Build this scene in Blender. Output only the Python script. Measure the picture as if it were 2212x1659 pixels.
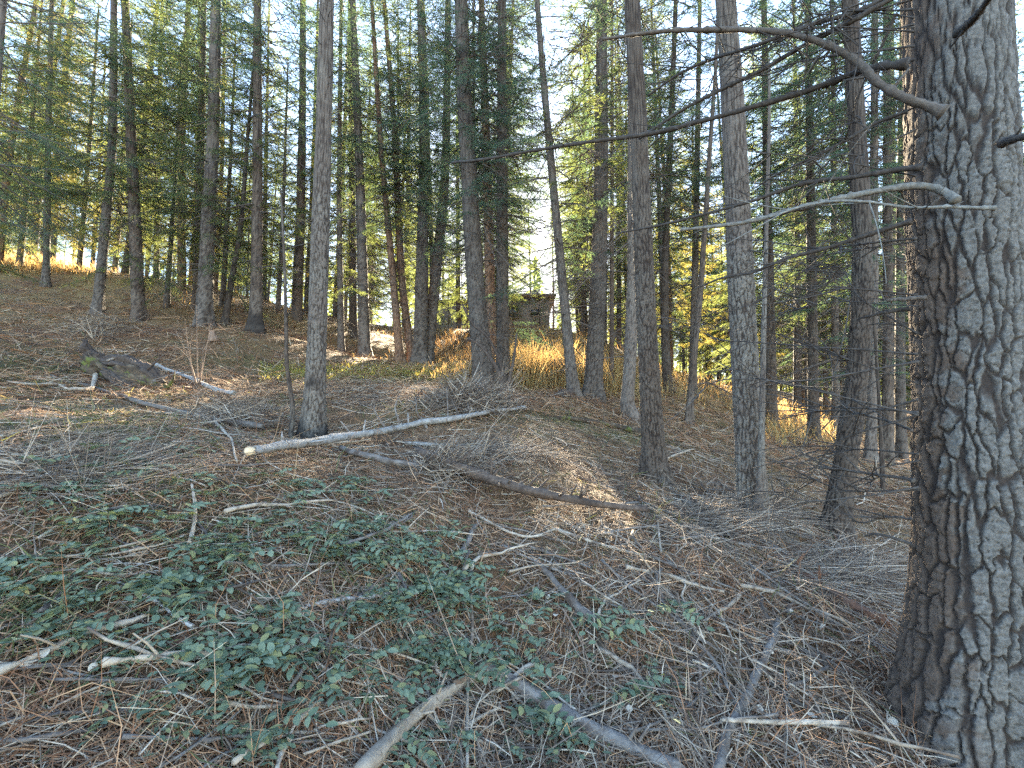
import bpy, math, random
import numpy as np
from mathutils import Vector, Matrix, Euler

random.seed(7)
RNG = np.random.default_rng(11)
SC = bpy.context.scene
COL = SC.collection
for o in list(bpy.data.objects):
    bpy.data.objects.remove(o)

# ------------------------------------------------------------------ camera, sky, sun, exposure
FPX, CX, CY = 1013.0, 1106.0, 829.5          # measured on a 2212 px wide copy of the photograph
PITCH = math.radians(4.26)
CAMZ = 1.5
cam_data = bpy.data.cameras.new('camera')
cam = bpy.data.objects.new('camera', cam_data)
COL.objects.link(cam)
cam.location = (0, 0, CAMZ)
cam.rotation_euler = (math.radians(90) + PITCH, 0, 0)
cam_data.sensor_width = 36.0
cam_data.lens = 36.0 * FPX / 2212.0
cam_data.clip_start = 0.05
cam_data.clip_end = 3000
SC.camera = cam

SUN_EL = math.radians(19.0)
world = bpy.data.worlds.new('World')
SC.world = world
world.use_nodes = True
wn = world.node_tree
sky = wn.nodes.new('ShaderNodeTexSky')
sky.sky_type = 'NISHITA'
sky.sun_disc = False
sky.sun_elevation = SUN_EL
sky.sun_rotation = math.radians(1.0)
sky.altitude = 900
sky.air_density = 1.0
sky.dust_density = .55
sky.ozone_density = 2.2
bg = wn.nodes['Background']
tint = wn.nodes.new('ShaderNodeMix')             # the camera was balanced for the shade
tint.data_type = 'RGBA'
tint.blend_type = 'MULTIPLY'
tint.inputs[0].default_value = 1.0
tint.inputs[7].default_value = (1.07, 1.0, .92, 1)
wn.links.new(sky.outputs[0], tint.inputs[6])
wn.links.new(tint.outputs[2], bg.inputs['Color'])
bg.inputs['Strength'].default_value = 0.055

sun_d = bpy.data.lights.new('sun', 'SUN')
sun_d.energy = 5.0
sun_d.angle = math.radians(0.5)
sun_d.color = (1.0, 0.85, 0.60)
sun = bpy.data.objects.new('sun', sun_d)
COL.objects.link(sun)
sun.rotation_euler = (SUN_EL - math.pi / 2, 0, math.radians(-1.0))
sun.location = (0, 40, 40)

SC.view_settings.view_transform = 'Standard'
SC.view_settings.look = 'None'
SC.view_settings.gamma = 1.0
SC.view_settings.use_curve_mapping = False
SC.view_settings.exposure = 4.85
SC.render.engine = 'CYCLES'
cy = SC.cycles
cy.use_denoising = False
cy.max_bounces = 6
cy.diffuse_bounces = 3
cy.glossy_bounces = 2
cy.transmission_bounces = 3
cy.transparent_max_bounces = 4
cy.caustics_reflective = False
cy.caustics_refractive = False
cy.sample_clamp_indirect = 0.15
cy.sample_clamp_direct = 0.15

# ------------------------------------------------------------------ numeric helpers
CP, SP = math.cos(PITCH), math.sin(PITCH)


def ray(px, py):
    """world direction of a photograph point, scaled to unit camera depth"""
    u = (np.asarray(px, float) - CX) / FPX
    v = (CY - np.asarray(py, float)) / FPX
    return np.stack([u, CP - v * SP, SP + v * CP], -1)


def P(px, py, d):
    r = ray(px, py) * np.asarray(d, float)[..., None]
    r[..., 2] += CAMZ
    return r


def hash3(ix, iy, iz, seed):
    h = (ix.astype(np.int64) * 374761393 + iy.astype(np.int64) * 668265263 + iz.astype(np.int64) * 1442695041 + seed * 974634777) & 0xFFFFFFFF
    h = ((h ^ (h >> 13)) * 1274126177) & 0xFFFFFFFF
    h = ((h ^ (h >> 15)) * 2246822519) & 0xFFFFFFFF
    return ((h ^ (h >> 16)) & 0xFFFFFF) / float(0xFFFFFF)


def vnoise(p, seed=0):
    p = np.asarray(p, float)
    i = np.floor(p).astype(np.int64)
    f = p - i
    f = f * f * (3 - 2 * f)
    r = 0
    for dx in (0, 1):
        wx = f[..., 0] if dx else 1 - f[..., 0]
        for dy in (0, 1):
            wy = f[..., 1] if dy else 1 - f[..., 1]
            for dz in (0, 1):
                wz = f[..., 2] if dz else 1 - f[..., 2]
                r = r + wx * wy * wz * hash3(i[..., 0] + dx, i[..., 1] + dy, i[..., 2] + dz, seed)
    return r


def fbm(p, seed=0, oct=4):
    s, a, t = 0, 1.0, 0
    p = np.asarray(p, float)
    for k in range(oct):
        s = s + a * vnoise(p * 2 ** k, seed + k)
        t += a
        a *= 0.5
    return s / t


def sstep(a, b, x):
    t = np.clip((x - a) / (b - a), 0, 1)
    return t * t * (3 - 2 * t)


# ------------------------------------------------------------------ terrain
PL_A, PL_B = -0.19, 0.20                      # the hillside: rises ahead and to the left
ANCH = [  # photograph point (2212 px copy) and camera depth
    (2110, 1590, 2.16), (1106, 1659, 2.0), (0, 1659, 1.35), (2212, 1659, 2.15), (1106, 1200, 3.3),
    (678, 945, 5.8), (553, 712, 13), (212, 682, 13), (300, 692, 13), (440, 705, 13), (100, 618, 16),
    (788, 772, 15), (905, 784, 15.2), (740, 768, 15.5), (1048, 850, 10.5), (1085, 838, 11.5), (1238, 858, 10), (1280, 864, 10.5),
    (1365, 910, 9), (1418, 1040, 5.8), (1625, 1125, 4.9), (1800, 1150, 5.2), (1668, 925, 13), (1758, 955, 12),
    (1890, 1000, 9), (700, 812, 11.2), (850, 797, 12.6), (620, 800, 11.2), (1495, 852, 14), (0, 595, 16), (240, 600, 18), (430, 640, 18),
    (650, 690, 17), (0, 560, 24), (240, 585, 28), (430, 640, 30), (650, 680, 30), (900, 735, 22), (1000, 728, 24),
    (1100, 800, 14), (1200, 790, 14), (1100, 716, 24), (1300, 758, 21), (1200, 712, 25), (900, 732, 40), (1100, 722, 40), (1300, 752, 35),
    (1500, 832, 30), (1700, 880, 22), (1700, 860, 40), (1960, 905, 25), (1960, 885, 45), (2212, 925, 20), (2212, 900, 45),
    (0, 545, 50), (430, 620, 55), (-400, 480, 16), (-500, 480, 40), (2600, 960, 16), (2700, 930, 40),
]
AP = np.array([P(x, y, d) for x, y, d in ANCH])
extra = []
for a in np.radians([120, 150, 180, 210, 240]):
    for r in (3.0, 12.0, 40.0):
        x, y = r * math.sin(a), r * math.cos(a)
        extra.append((x, y, PL_A * x + PL_B * y))
for x, y in ((-2.5, 2.0), (-1.2, 2.6), (0.8, 3.4), (2.4, 3.2), (-3, 4), (0, 4.6), (0, 6.5), (-1.5, 7.5), (2.5, 6.5), (0, 0), (1.5, .5), (-1.5, .5)):
    extra.append((x, y, PL_A * x + PL_B * y))
AP = np.vstack([AP, np.array(extra)])
RMAX = 60.0


def tps_k(d2):
    return 0.5 * d2 * np.log(d2 + 1e-9)


_n = len(AP)
_d2 = ((AP[:, None, :2] - AP[None, :, :2]) ** 2).sum(-1)
_A = np.zeros((_n + 3, _n + 3))
_A[:_n, :_n] = tps_k(_d2) + np.eye(_n) * 0.02
_A[:_n, _n] = 1
_A[:_n, _n + 1:] = AP[:, :2]
_A[_n:, :_n] = _A[:_n, _n:].T
_W = np.linalg.solve(_A, np.concatenate([AP[:, 2] - (PL_A * AP[:, 0] + PL_B * AP[:, 1]), np.zeros(3)]))


def gz0(x, y):
    x = np.asarray(x, float)
    y = np.asarray(y, float)
    r = np.sqrt(x * x + y * y) + 1e-9
    k = np.minimum(1, RMAX / r)
    xs, ys = x * k, y * k
    z = PL_A * xs + PL_B * ys + _W[_n] + _W[_n + 1] * xs + _W[_n + 2] * ys
    for j in range(_n):
        z = z + _W[j] * tps_k((xs - AP[j, 0]) ** 2 + (ys - AP[j, 1]) ** 2)
    return z


GSTEP, GX0, GY0 = .4, -70.0, -12.0
_gx, _gy = np.meshgrid(GX0 + GSTEP * np.arange(351), GY0 + GSTEP * np.arange(231), indexing='ij')
_GZ = gz0(_gx, _gy)
_WV = [(1.3, 1.1, .3, .017), (-1.9, 2.3, 1.1, .013), (3.7, -1.2, 2.2, .010), (2.6, 4.4, .7, .008), (-6.1, 3.9, 1.9, .006), (7.9, 5.2, 2.7, .005), (-4.3, -9.6, .2, .005), (13.1, -7.7, 1.3, .003)]


def gz(x, y):
    x = np.asarray(x, float)
    y = np.asarray(y, float)
    fx, fy = (x - GX0) / GSTEP, (y - GY0) / GSTEP
    inside = (fx > 0) & (fx < 349.9) & (fy > 0) & (fy < 229.9)
    fx, fy = np.clip(fx, 0, 349.9), np.clip(fy, 0, 229.9)
    ix, iy = fx.astype(int), fy.astype(int)
    fx, fy = fx - ix, fy - iy
    z = (_GZ[ix, iy] * (1 - fx) + _GZ[ix + 1, iy] * fx) * (1 - fy) + (_GZ[ix, iy + 1] * (1 - fx) + _GZ[ix + 1, iy + 1] * fx) * fy
    if not np.all(inside):
        z = np.where(inside, z, gz0(x, y))
    for a, b, c, h in _WV:
        z = z + h * np.sin(a * x + b * y + c + 1.3 * np.sin(.7 * b * x - .6 * a * y + 2 * c))
    return z


_DS = 1.0 * (90.0 / 1.0) ** (np.arange(420) / 419.0)


def G(px, py):
    """where the photograph point meets the ground: world point and depth"""
    px = np.atleast_1d(np.asarray(px, float))
    py = np.atleast_1d(np.asarray(py, float))
    r = ray(px, py)
    pts = r[:, None, :] * _DS[None, :, None]
    f = pts[..., 2] + CAMZ - gz(pts[..., 0], pts[..., 1])
    below = f < 0
    hit = below.any(1)
    k = np.where(hit, below.argmax(1), len(_DS) - 1)
    k0 = np.maximum(k - 1, 0)
    i = np.arange(len(px))
    f0, f1 = f[i, k0], f[i, k]
    t = np.where(k > 0, f0 / (f0 - f1 + 1e-9), 0)
    t = np.clip(t, 0, 1)
    d = _DS[k0] + (_DS[k] - _DS[k0]) * t
    q = r * d[:, None]
    return np.stack([q[:, 0], q[:, 1], gz(q[:, 0], q[:, 1])], -1), d, hit


def proj(p):
    p = np.asarray(p, float)
    x, y, z = p[..., 0], p[..., 1], p[..., 2] - CAMZ
    d = y * CP + z * SP
    v = -y * SP + z * CP
    return CX + FPX * x / np.maximum(d, .01), CY - FPX * v / np.maximum(d, .01), d


# ------------------------------------------------------------------ mesh helpers
class MB:
    def __init__(s):
        s.v, s.q, s.t, s.n = [], [], [], 0
        s.attr = {}

    def add(s, v, q=None, t=None):
        v = np.asarray(v, np.float32).reshape(-1, 3)
        if q is not None and len(q):
            s.q.append(np.asarray(q, np.int64).reshape(-1, 4) + s.n)
        if t is not None and len(t):
            s.t.append(np.asarray(t, np.int64).reshape(-1, 3) + s.n)
        s.v.append(v)
        s.n += len(v)

    def tube(s, path, rad, sides=5, cap=True, jit=0.0):
        path = np.asarray(path, float)
        n = len(path)
        rad = np.broadcast_to(np.asarray(rad, float), (n,))
        T = np.gradient(path, axis=0)
        T /= np.linalg.norm(T, axis=1)[:, None] + 1e-9
        ref = np.array([0.0, 0, 1]) if abs(T[:, 2]).mean() < .8 else np.array([1.0, 0, 0])
        A = np.cross(T, ref)
        A /= np.linalg.norm(A, axis=1)[:, None] + 1e-9
        B = np.cross(T, A)
        th = np.arange(sides) * 2 * math.pi / sides
        rr = rad[:, None] * np.ones(sides)
        if jit:
            rr = rr * (1 + jit * (RNG.random((n, sides)) - .5))
        V = path[:, None, :] + rr[..., None] * (np.cos(th)[None, :, None] * A[:, None, :] + np.sin(th)[None, :, None] * B[:, None, :])
        i = np.arange(n - 1)[:, None] * sides
        j = np.arange(sides)[None, :]
        k = (j + 1) % sides
        Q = np.stack([i + j, i + k, i + sides + k, i + sides + j], -1).reshape(-1, 4)
        V = V.reshape(-1, 3)
        t = []
        if cap:
            c0, c1 = len(V), len(V) + 1
            V = np.vstack([V, path[:1], path[-1:]])
            for a in range(sides):
                b = (a + 1) % sides
                t.append((c0, b, a))
                t.append((c1, (n - 1) * sides + a, (n - 1) * sides + b))
        s.add(V, Q, t)

    def box(s, c, h, rz=0.0):
        c = np.asarray(c, float)
        x = np.array([[sx * h[0], sy * h[1], sz * h[2]] for sx in (-1, 1) for sy in (-1, 1) for sz in (-1, 1)])
        ca, sa = math.cos(rz), math.sin(rz)
        x = np.stack([x[:, 0] * ca - x[:, 1] * sa, x[:, 0] * sa + x[:, 1] * ca, x[:, 2]], -1) + c
        s.add(x, [(0, 1, 3, 2), (4, 6, 7, 5), (0, 4, 5, 1), (2, 3, 7, 6), (0, 2, 6, 4), (1, 5, 7, 3)])

    def arrays(s):
        V = np.vstack(s.v) if s.v else np.zeros((0, 3))
        Q = np.vstack(s.q) if s.q else np.zeros((0, 4), np.int64)
        T = np.vstack(s.t) if s.t else np.zeros((0, 3), np.int64)
        return V, Q, T

    def mesh(s, name, mats, smooth=True, attrs=None):
        return mesh_np(name, *s.arrays(), mats, smooth, attrs)


def mesh_np(name, V, Q, T, mats, smooth=True, attrs=None):
    me = bpy.data.meshes.new(name)
    nq, nt = len(Q), len(T)
    me.vertices.add(len(V))
    me.vertices.foreach_set('co', np.asarray(V, np.float32).ravel())
    me.loops.add(nq * 4 + nt * 3)
    me.loops.foreach_set('vertex_index', np.concatenate([np.asarray(Q).ravel(), np.asarray(T).ravel()]).astype(np.int32))
    me.polygons.add(nq + nt)
    st = np.concatenate([np.arange(nq) * 4, nq * 4 + np.arange(nt) * 3]).astype(np.int32)
    me.polygons.foreach_set('loop_start', st)
    if smooth:
        me.polygons.foreach_set('use_smooth', np.ones(nq + nt, bool))
    for k, a in (attrs or {}).items():
        at = me.attributes.new(k, 'FLOAT', 'POINT')
        at.data.foreach_set('value', np.asarray(a, np.float32).ravel())
    me.update(calc_edges=True)
    for m in (mats if isinstance(mats, (list, tuple)) else [mats]):
        me.materials.append(m)
    return me


def tag(o, label=None, cat=None, group=None, kind=None):
    if label: o['label'] = label
    if cat: o['category'] = cat
    if group: o['group'] = group
    if kind: o['kind'] = kind
    return o


def ob(name, me, parent=None, loc=(0, 0, 0), rot=(0, 0, 0), scale=1.0):
    o = bpy.data.objects.new(name, me)
    COL.objects.link(o)
    o.location = loc
    o.rotation_euler = rot
    o.scale = (scale, scale, scale) if np.isscalar(scale) else scale
    if name == 'bough':
        o['kind'] = 'stuff'
    if parent is not None:
        o.parent = parent
    return o


def thing(name, label, cat, loc, group=None):
    e = bpy.data.objects.new(name, None)
    COL.objects.link(e)
    e.empty_display_size = 0.2
    e.location = loc
    return tag(e, label, cat, group)


# ------------------------------------------------------------------ materials
def newmat(name):
    m = bpy.data.materials.new(name)
    m.use_nodes = True
    nt = m.node_tree
    b = nt.nodes['Principled BSDF']
    b.inputs['Roughness'].default_value = 0.85
    b.inputs['Specular IOR Level'].default_value = 0.25
    return m, nt, b


def nd(nt, t, **kw):
    n = nt.nodes.new(t)
    for k, v in kw.items():
        if k in n.inputs.keys():
            n.inputs[k].default_value = v
        else:
            setattr(n, k, v)
    return n


def ramp(nt, fac, stops):
    r = nt.nodes.new('ShaderNodeValToRGB')
    e = r.color_ramp.elements
    while len(e) < len(stops):
        e.new(0.5)
    for k, (p, c) in enumerate(stops):
        e[k].position = p
        e[k].color = (*c, 1) if len(c) == 3 else c
    nt.links.new(fac, r.inputs[0])
    return r.outputs[0]


def mixc(nt, fac, a, b, mode='MIX'):
    m = nt.nodes.new('ShaderNodeMix')
    m.data_type = 'RGBA'
    m.blend_type = mode
    for sock, v in ((m.inputs[0], fac), (m.inputs[6], a), (m.inputs[7], b)):
        if hasattr(v, 'links'):
            nt.links.new(v, sock)
        elif isinstance(v, (int, float)):
            sock.default_value = v
        else:
            sock.default_value = (*v, 1)
    return m.outputs[2]


def noise(nt, scale, detail=6, rough=.6, vec=None, dist=0.0):
    n = nd(nt, 'ShaderNodeTexNoise', Scale=scale, Detail=detail, Roughness=rough, Distortion=dist)
    if vec is not None:
        nt.links.new(vec, n.inputs['Vector'])
    return n.outputs['Fac']


def coords(nt, stretch=(1, 1, 1), which='Object'):
    tc = nt.nodes.new('ShaderNodeTexCoord')
    mp = nd(nt, 'ShaderNodeMapping')
    mp.inputs['Scale'].default_value = stretch
    nt.links.new(tc.outputs[which], mp.inputs['Vector'])
    return mp.outputs[0]


def bump(nt, b, h, strength=.5, dist=.01):
    bp = nd(nt, 'ShaderNodeBump', Strength=strength, Distance=dist)
    nt.links.new(h, bp.inputs['Height'])
    nt.links.new(bp.outputs[0], b.inputs['Normal'])


def attr(nt, name):
    a = nt.nodes.new('ShaderNodeAttribute')
    a.attribute_name = name
    return a.outputs['Fac']


def bark_mat(name, plate, plate2, furrow, lichen=(.205, .19, .165)):
    m, nt, b = newmat(name)
    co = coords(nt)
    n1 = noise(nt, 9, 8, .65, co)
    n2 = noise(nt, 60, 6, .7, co)
    base = mixc(nt, ramp(nt, n1, [(.3, (0, 0, 0)), (.7, (1, 1, 1))]), plate, plate2)
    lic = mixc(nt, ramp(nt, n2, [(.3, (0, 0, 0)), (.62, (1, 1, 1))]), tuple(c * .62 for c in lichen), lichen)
    base = mixc(nt, attr(nt, 'lichen'), base, lic)  # on the biggest trunk this mask carries painted skylight as well as lichen
    base = mixc(nt, attr(nt, 'furrow'), base, furrow)
    base = mixc(nt, attr(nt, 'char'), base, (.018, .016, .015))
    fl = mixc(nt, ramp(nt, n2, [(.35, (.55, .55, .55)), (.7, (1.15, 1.15, 1.15))]), (0, 0, 0), base)
    mm = mixc(nt, 1.0, base, ramp(nt, n2, [(.32, (.6, .58, .56)), (.68, (1.1, 1.1, 1.1))]), 'MULTIPLY')
    oi = nt.nodes.new('ShaderNodeObjectInfo')
    mm = mixc(nt, 1.0, mm, ramp(nt, oi.outputs['Random'], [(0, (.62, .61, .60)), (.5, (.82, .80, .78)), (1, (1.05, 1.0, .96))]), 'MULTIPLY')
    nt.links.new(mm, b.inputs['Base Color'])
    bump(nt, b, noise(nt, 110, 7, .75, coords(nt, (1, 1, .6))), .9, .006)
    b.inputs['Roughness'].default_value = .9
    return m


MAT_BARK_GREY = bark_mat('bark_grey_brown', (.112, .092, .077), (.170, .148, .128), (.045, .034, .028))
MAT_BARK_DARK = bark_mat('bark_dark_brown', (.085, .062, .046), (.13, .105, .085), (.030, .021, .017))
MAT_BARK_RED = bark_mat('bark_red_brown', (.21, .115, .066), (.24, .16, .11), (.06, .032, .02))
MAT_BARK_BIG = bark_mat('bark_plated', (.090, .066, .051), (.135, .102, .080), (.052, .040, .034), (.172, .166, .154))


def wood_mat(name, c1, c2, c3, sc=18, bumpd=.006, spots=None):
    m, nt, b = newmat(name)
    co = coords(nt)
    n1 = noise(nt, sc, 8, .7, co)
    col = ramp(nt, n1, [(.28, c1), (.5, c2), (.72, c3)])
    if spots is not None:
        n2 = noise(nt, sc * .35, 5, .7, co, .4)
        col = mixc(nt, ramp(nt, n2, [(.52, (0, 0, 0)), (.6, (1, 1, 1))]), col, spots)
    oi = nt.nodes.new('ShaderNodeObjectInfo')
    col = mixc(nt, 1.0, col, ramp(nt, oi.outputs['Random'], [(0, (.75, .72, .7)), (1, (1.15, 1.15, 1.15))]), 'MULTIPLY')
    nt.links.new(col, b.inputs['Base Color'])
    bump(nt, b, noise(nt, sc * 4, 6, .7, co), .8, bumpd)
    return m


MAT_PALE = wood_mat('wood_pale_bare', (.17, .13, .095), (.30, .245, .185), (.42, .355, .28), 16, .006, (.14, .105, .078))
MAT_GREYWOOD = wood_mat('wood_grey_weathered', (.075, .062, .053), (.145, .125, .108), (.22, .195, .17), 16, .008, (.085, .064, .05))
MAT_BROWNWOOD = wood_mat('wood_brown_bark', (.09, .055, .036), (.17, .115, .080), (.25, .19, .145), 20)
MAT_BROWNDARK = wood_mat('wood_brown_weathered', (.045, .032, .025), (.095, .070, .054), (.16, .125, .10), 22, .01, (.055, .040, .032))
MAT_DARKWOOD = wood_mat('wood_dark', (.028, .021, .018), (.060, .046, .038), (.11, .088, .072), 26)
MAT_WHITEBARK = wood_mat('bark_white_mottled', (.12, .108, .095), (.27, .26, .245), (.40, .395, .38), 24, .004, (.16, .135, .11))
MAT_MOSSWOOD = wood_mat('wood_mossy', (.020, .015, .012), (.055, .040, .027), (.14, .105, .068), 9, .02, (.085, .095, .022))
MAT_ROTWOOD = wood_mat('wood_rotten_red', (.05, .026, .018), (.14, .07, .042), (.21, .12, .08), 20, .012)
MAT_LICHENBR = wood_mat('branch_lichen', (.065, .060, .052), (.125, .12, .106), (.21, .205, .185), 40, .004)
MAT_LIMB = wood_mat('branch_grey_brown', (.05, .042, .036), (.10, .085, .072), (.16, .14, .12), 40, .003)
MAT_BRANCH = wood_mat('branch_dead_dark', (.022, .018, .016), (.045, .038, .033), (.085, .075, .065), 40, .003)
MAT_TWIG = wood_mat('twig_dead_brown', (.045, .035, .029), (.085, .068, .056), (.14, .118, .10), 30, .003)
MAT_CUT = wood_mat('wood_cut_face', (.38, .26, .15), (.50, .37, .23), (.58, .45, .30), 30, .003)


def island_mat(name, stops, trans=None, tcol=None, rough=.8, spec=.2):
    m, nt, b = newmat(name)
    ge = nt.nodes.new('ShaderNodeNewGeometry')
    col = ramp(nt, ge.outputs['Random Per Island'], stops)
    nt.links.new(col, b.inputs['Base Color'])
    b.inputs['Roughness'].default_value = rough
    b.inputs['Specular IOR Level'].default_value = spec
    if trans:
        tr = nt.nodes.new('ShaderNodeBsdfTranslucent')
        tc = mixc(nt, 1.0, col, tcol, 'MULTIPLY')
        nt.links.new(tc, tr.inputs[0])
        mx = nt.nodes.new('ShaderNodeMixShader')
        mx.inputs[0].default_value = trans
        nt.links.new(b.outputs[0], mx.inputs[1])
        nt.links.new(tr.outputs[0], mx.inputs[2])
        nt.links.new(mx.outputs[0], nt.nodes['Material Output'].inputs[0])
    return m


MAT_NEEDLE = island_mat('needles_green', [(0, (.042, .056, .030)), (.45, (.066, .084, .040)), (.85, (.088, .104, .044)), (1, (.13, .115, .055))], .56, (2.2, 2.15, 1.2))
MAT_NEEDLE_BLUE = island_mat('needles_blue_green', [(0, (.036, .060, .047)), (.5, (.058, .090, .068)), (1, (.085, .112, .075))], .45, (1.9, 2.0, 1.1))
MAT_NEEDLE_RUST = island_mat('needles_rusty', [(0, (.09, .07, .035)), (.5, (.12, .105, .045)), (1, (.11, .125, .05))], .5, (2.2, 2.0, 1.0))
MAT_LITTER = island_mat('litter_straw', [(0, (.070, .034, .018)), (.3, (.19, .088, .044)), (.55, (.29, .150, .078)), (.78, (.38, .24, .135)), (.90, (.24, .17, .12)), (.98, (.44, .33, .21)), (1, (.58, .48, .34))])
MAT_LITTER_GREY = island_mat('litter_grey', [(0, (.06, .043, .032)), (.4, (.15, .105, .075)), (.75, (.24, .18, .13)), (1, (.42, .34, .25))])
MAT_MOSSBLADE = island_mat('moss_blades', [(0, (.055, .062, .026)), (.5, (.10, .11, .045)), (.85, (.16, .15, .065)), (1, (.22, .17, .09))], .3, (1.5, 1.4, 1.0))
MAT_DRYGRASS = island_mat('grass_dry', [(0, (.20, .13, .055)), (.4, (.32, .23, .10)), (.8, (.42, .33, .17)), (1, (.22, .21, .08))], .55, (1.2, 1.0, .8))
MAT_DRYBRUSH = island_mat('brush_dry', [(0, (.10, .065, .035)), (.5, (.18, .12, .06)), (1, (.28, .20, .09))], .35, (1.2, 1.0, .8))
MAT_GLADE = island_mat('grass_glade', [(0, (.18, .18, .045)), (.5, (.33, .30, .08)), (1, (.46, .38, .13))], .62, (1.5, 1.4, .9))
MAT_TWIGSTUFF = island_mat('twig_scatter', [(0, (.06, .042, .032)), (.4, (.145, .108, .08)), (.75, (.26, .205, .155)), (1, (.48, .40, .31))])
MAT_MAHONIA = island_mat('leaf_blue_green', [(0, (.078, .104, .062)), (.5, (.120, .152, .092)), (.88, (.165, .195, .125)), (1, (.20, .19, .08))], .2, (1.5, 1.6, 1.0), .7, .2)
MAT_DEADLEAF = island_mat('leaf_fallen', [(0, (.40, .30, .20)), (.5, (.52, .43, .32)), (1, (.60, .54, .46))], .2, (1, 1, 1))


def ground_mat():
    m, nt, b = newmat('forest_floor')
    co = coords(nt)
    n1 = noise(nt, 1.3, 6, .65, co)
    n2 = noise(nt, 22, 8, .75, co)
    n3 = noise(nt, 90, 5, .7, coords(nt, (1, .45, 1)))
    c = ramp(nt, n1, [(.3, (.13, .068, .036)), (.5, (.23, .125, .066)), (.7, (.23, .16, .10))])
    c = mixc(nt, 1.0, c, ramp(nt, n2, [(.3, (.35, .33, .32)), (.55, (.95, .95, .95)), (.75, (1.5, 1.45, 1.35))]), 'MULTIPLY')
    c = mixc(nt, 1.0, c, ramp(nt, n3, [(.32, (.45, .42, .4)), (.6, (1.1, 1.1, 1.1)), (.72, (1.7, 1.6, 1.45))]), 'MULTIPLY')
    g = ramp(nt, n2, [(.3, (.030, .034, .015)), (.6, (.085, .090, .036)), (.75, (.15, .14, .065))])
    c = mixc(nt, attr(nt, 'moss'), c, g)
    dg = ramp(nt, n2, [(.3, (.14, .085, .035)), (.7, (.36, .25, .10))])
    c = mixc(nt, attr(nt, 'dry'), c, dg)
    nt.links.new(c, b.inputs['Base Color'])
    mul = nd(nt, 'ShaderNodeMath', operation='ADD')
    nt.links.new(n2, mul.inputs[0])
    nt.links.new(n3, mul.inputs[1])
    bump(nt, b, mul.outputs[0], 1.0, .03)
    b.inputs['Roughness'].default_value = .95
    return m


# ------------------------------------------------------------------ ground sheet
MOSS = [(120, 800, 170, 60, .8), (90, 900, 160, 40, .9), (300, 935, 130, 25, .8), (330, 850, 90, 30, .5), (780, 808, 260, 26, .95), (1260, 920, 130, 25, .7),
        (250, 1060, 300, 70, .45), (100, 1250, 160, 120, .5), (60, 1330, 60, 60, .9), (650, 860, 60, 30, .4), (1000, 880, 120, 30, .6), (700, 1150, 260, 100, .35), (1500, 1130, 80, 30, .4)]
DRY = [(1200, 780, 150, 65, 1), (100, 565, 220, 35, 1), (400, 655, 160, 20, .7), (700, 705, 160, 22, .6), (950, 800, 90, 20, .8), (1700, 900, 70, 40, .8), (1350, 800, 60, 50, .6), (1560, 850, 60, 30, .6)]


def blob(px, py, L):
    r = np.zeros_like(px)
    for x, y, sx, sy, a in L:
        r = np.maximum(r, a * np.exp(-(((px - x) / sx) ** 2 + ((py - y) / sy) ** 2)))
    return r


def world_blobs(L):
    """the patches measured on the photograph, turned into patches on the ground"""
    out = []
    for x, y, sx, sy, a in L:
        c, d, _ = G([x], [y])
        l, _, _ = G([x + sx], [y])
        f, _, _ = G([x], [y - sy * .8])
        n, _, _ = G([x], [y + sy * .8])
        rx = max(.2, np.linalg.norm(l[0, :2] - c[0, :2]))
        ry = min(max(.2, .5 * np.linalg.norm(f[0, :2] - n[0, :2])), 12)
        ang = math.atan2(c[0, 0], c[0, 1])
        out.append((c[0, 0], c[0, 1], rx, ry, ang, a))
    return out


def wblob(x, y, L):
    r = np.zeros_like(x)
    for cx, cy_, rx, ry, ang, a in L:
        dx, dy = x - cx, y - cy_
        u = dx * math.cos(ang) - dy * math.sin(ang)
        v = dx * math.sin(ang) + dy * math.cos(ang)
        r = np.maximum(r, a * np.exp(-((u / rx) ** 2 + (v / ry) ** 2)))
    return r


WM, WD = world_blobs(MOSS), world_blobs(DRY)
th = np.radians(np.concatenate([np.linspace(-62, 62, 250), np.linspace(66, 294, 46)]))
rr = np.concatenate([[0.0], 0.25 * (225 / .25) ** (np.arange(270) / 269.0)])
RR, TH = np.meshgrid(rr, th, indexing='ij')
gx, gy = RR * np.sin(TH), RR * np.cos(TH)
gv = np.stack([gx, gy, gz(gx, gy)], -1).reshape(-1, 3)
nr, nth = RR.shape
i = np.arange(nr - 1)[:, None] * nth
j = np.arange(nth)[None, :]
k = (j + 1) % nth
gq = np.stack([i + j, i + nth + j, i + nth + k, i + k], -1).reshape(-1, 4)
mn = fbm(gv * 1.1, 40, 4)
moss_v = np.clip(wblob(gv[:, 0], gv[:, 1], WM) * sstep(.3, .6, mn) * 1.4, 0, 1)
dry_v = np.clip(wblob(gv[:, 0], gv[:, 1], WD) * sstep(.25, .55, mn) * 1.2, 0, 1)
gme = mesh_np('forest_floor', gv, gq, np.zeros((0, 3), int), ground_mat(), True, {'moss': moss_v, 'dry': dry_v})
tag(ob('ground', gme), 'sloping forest floor of brown needles and litter', kind='structure')


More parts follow.
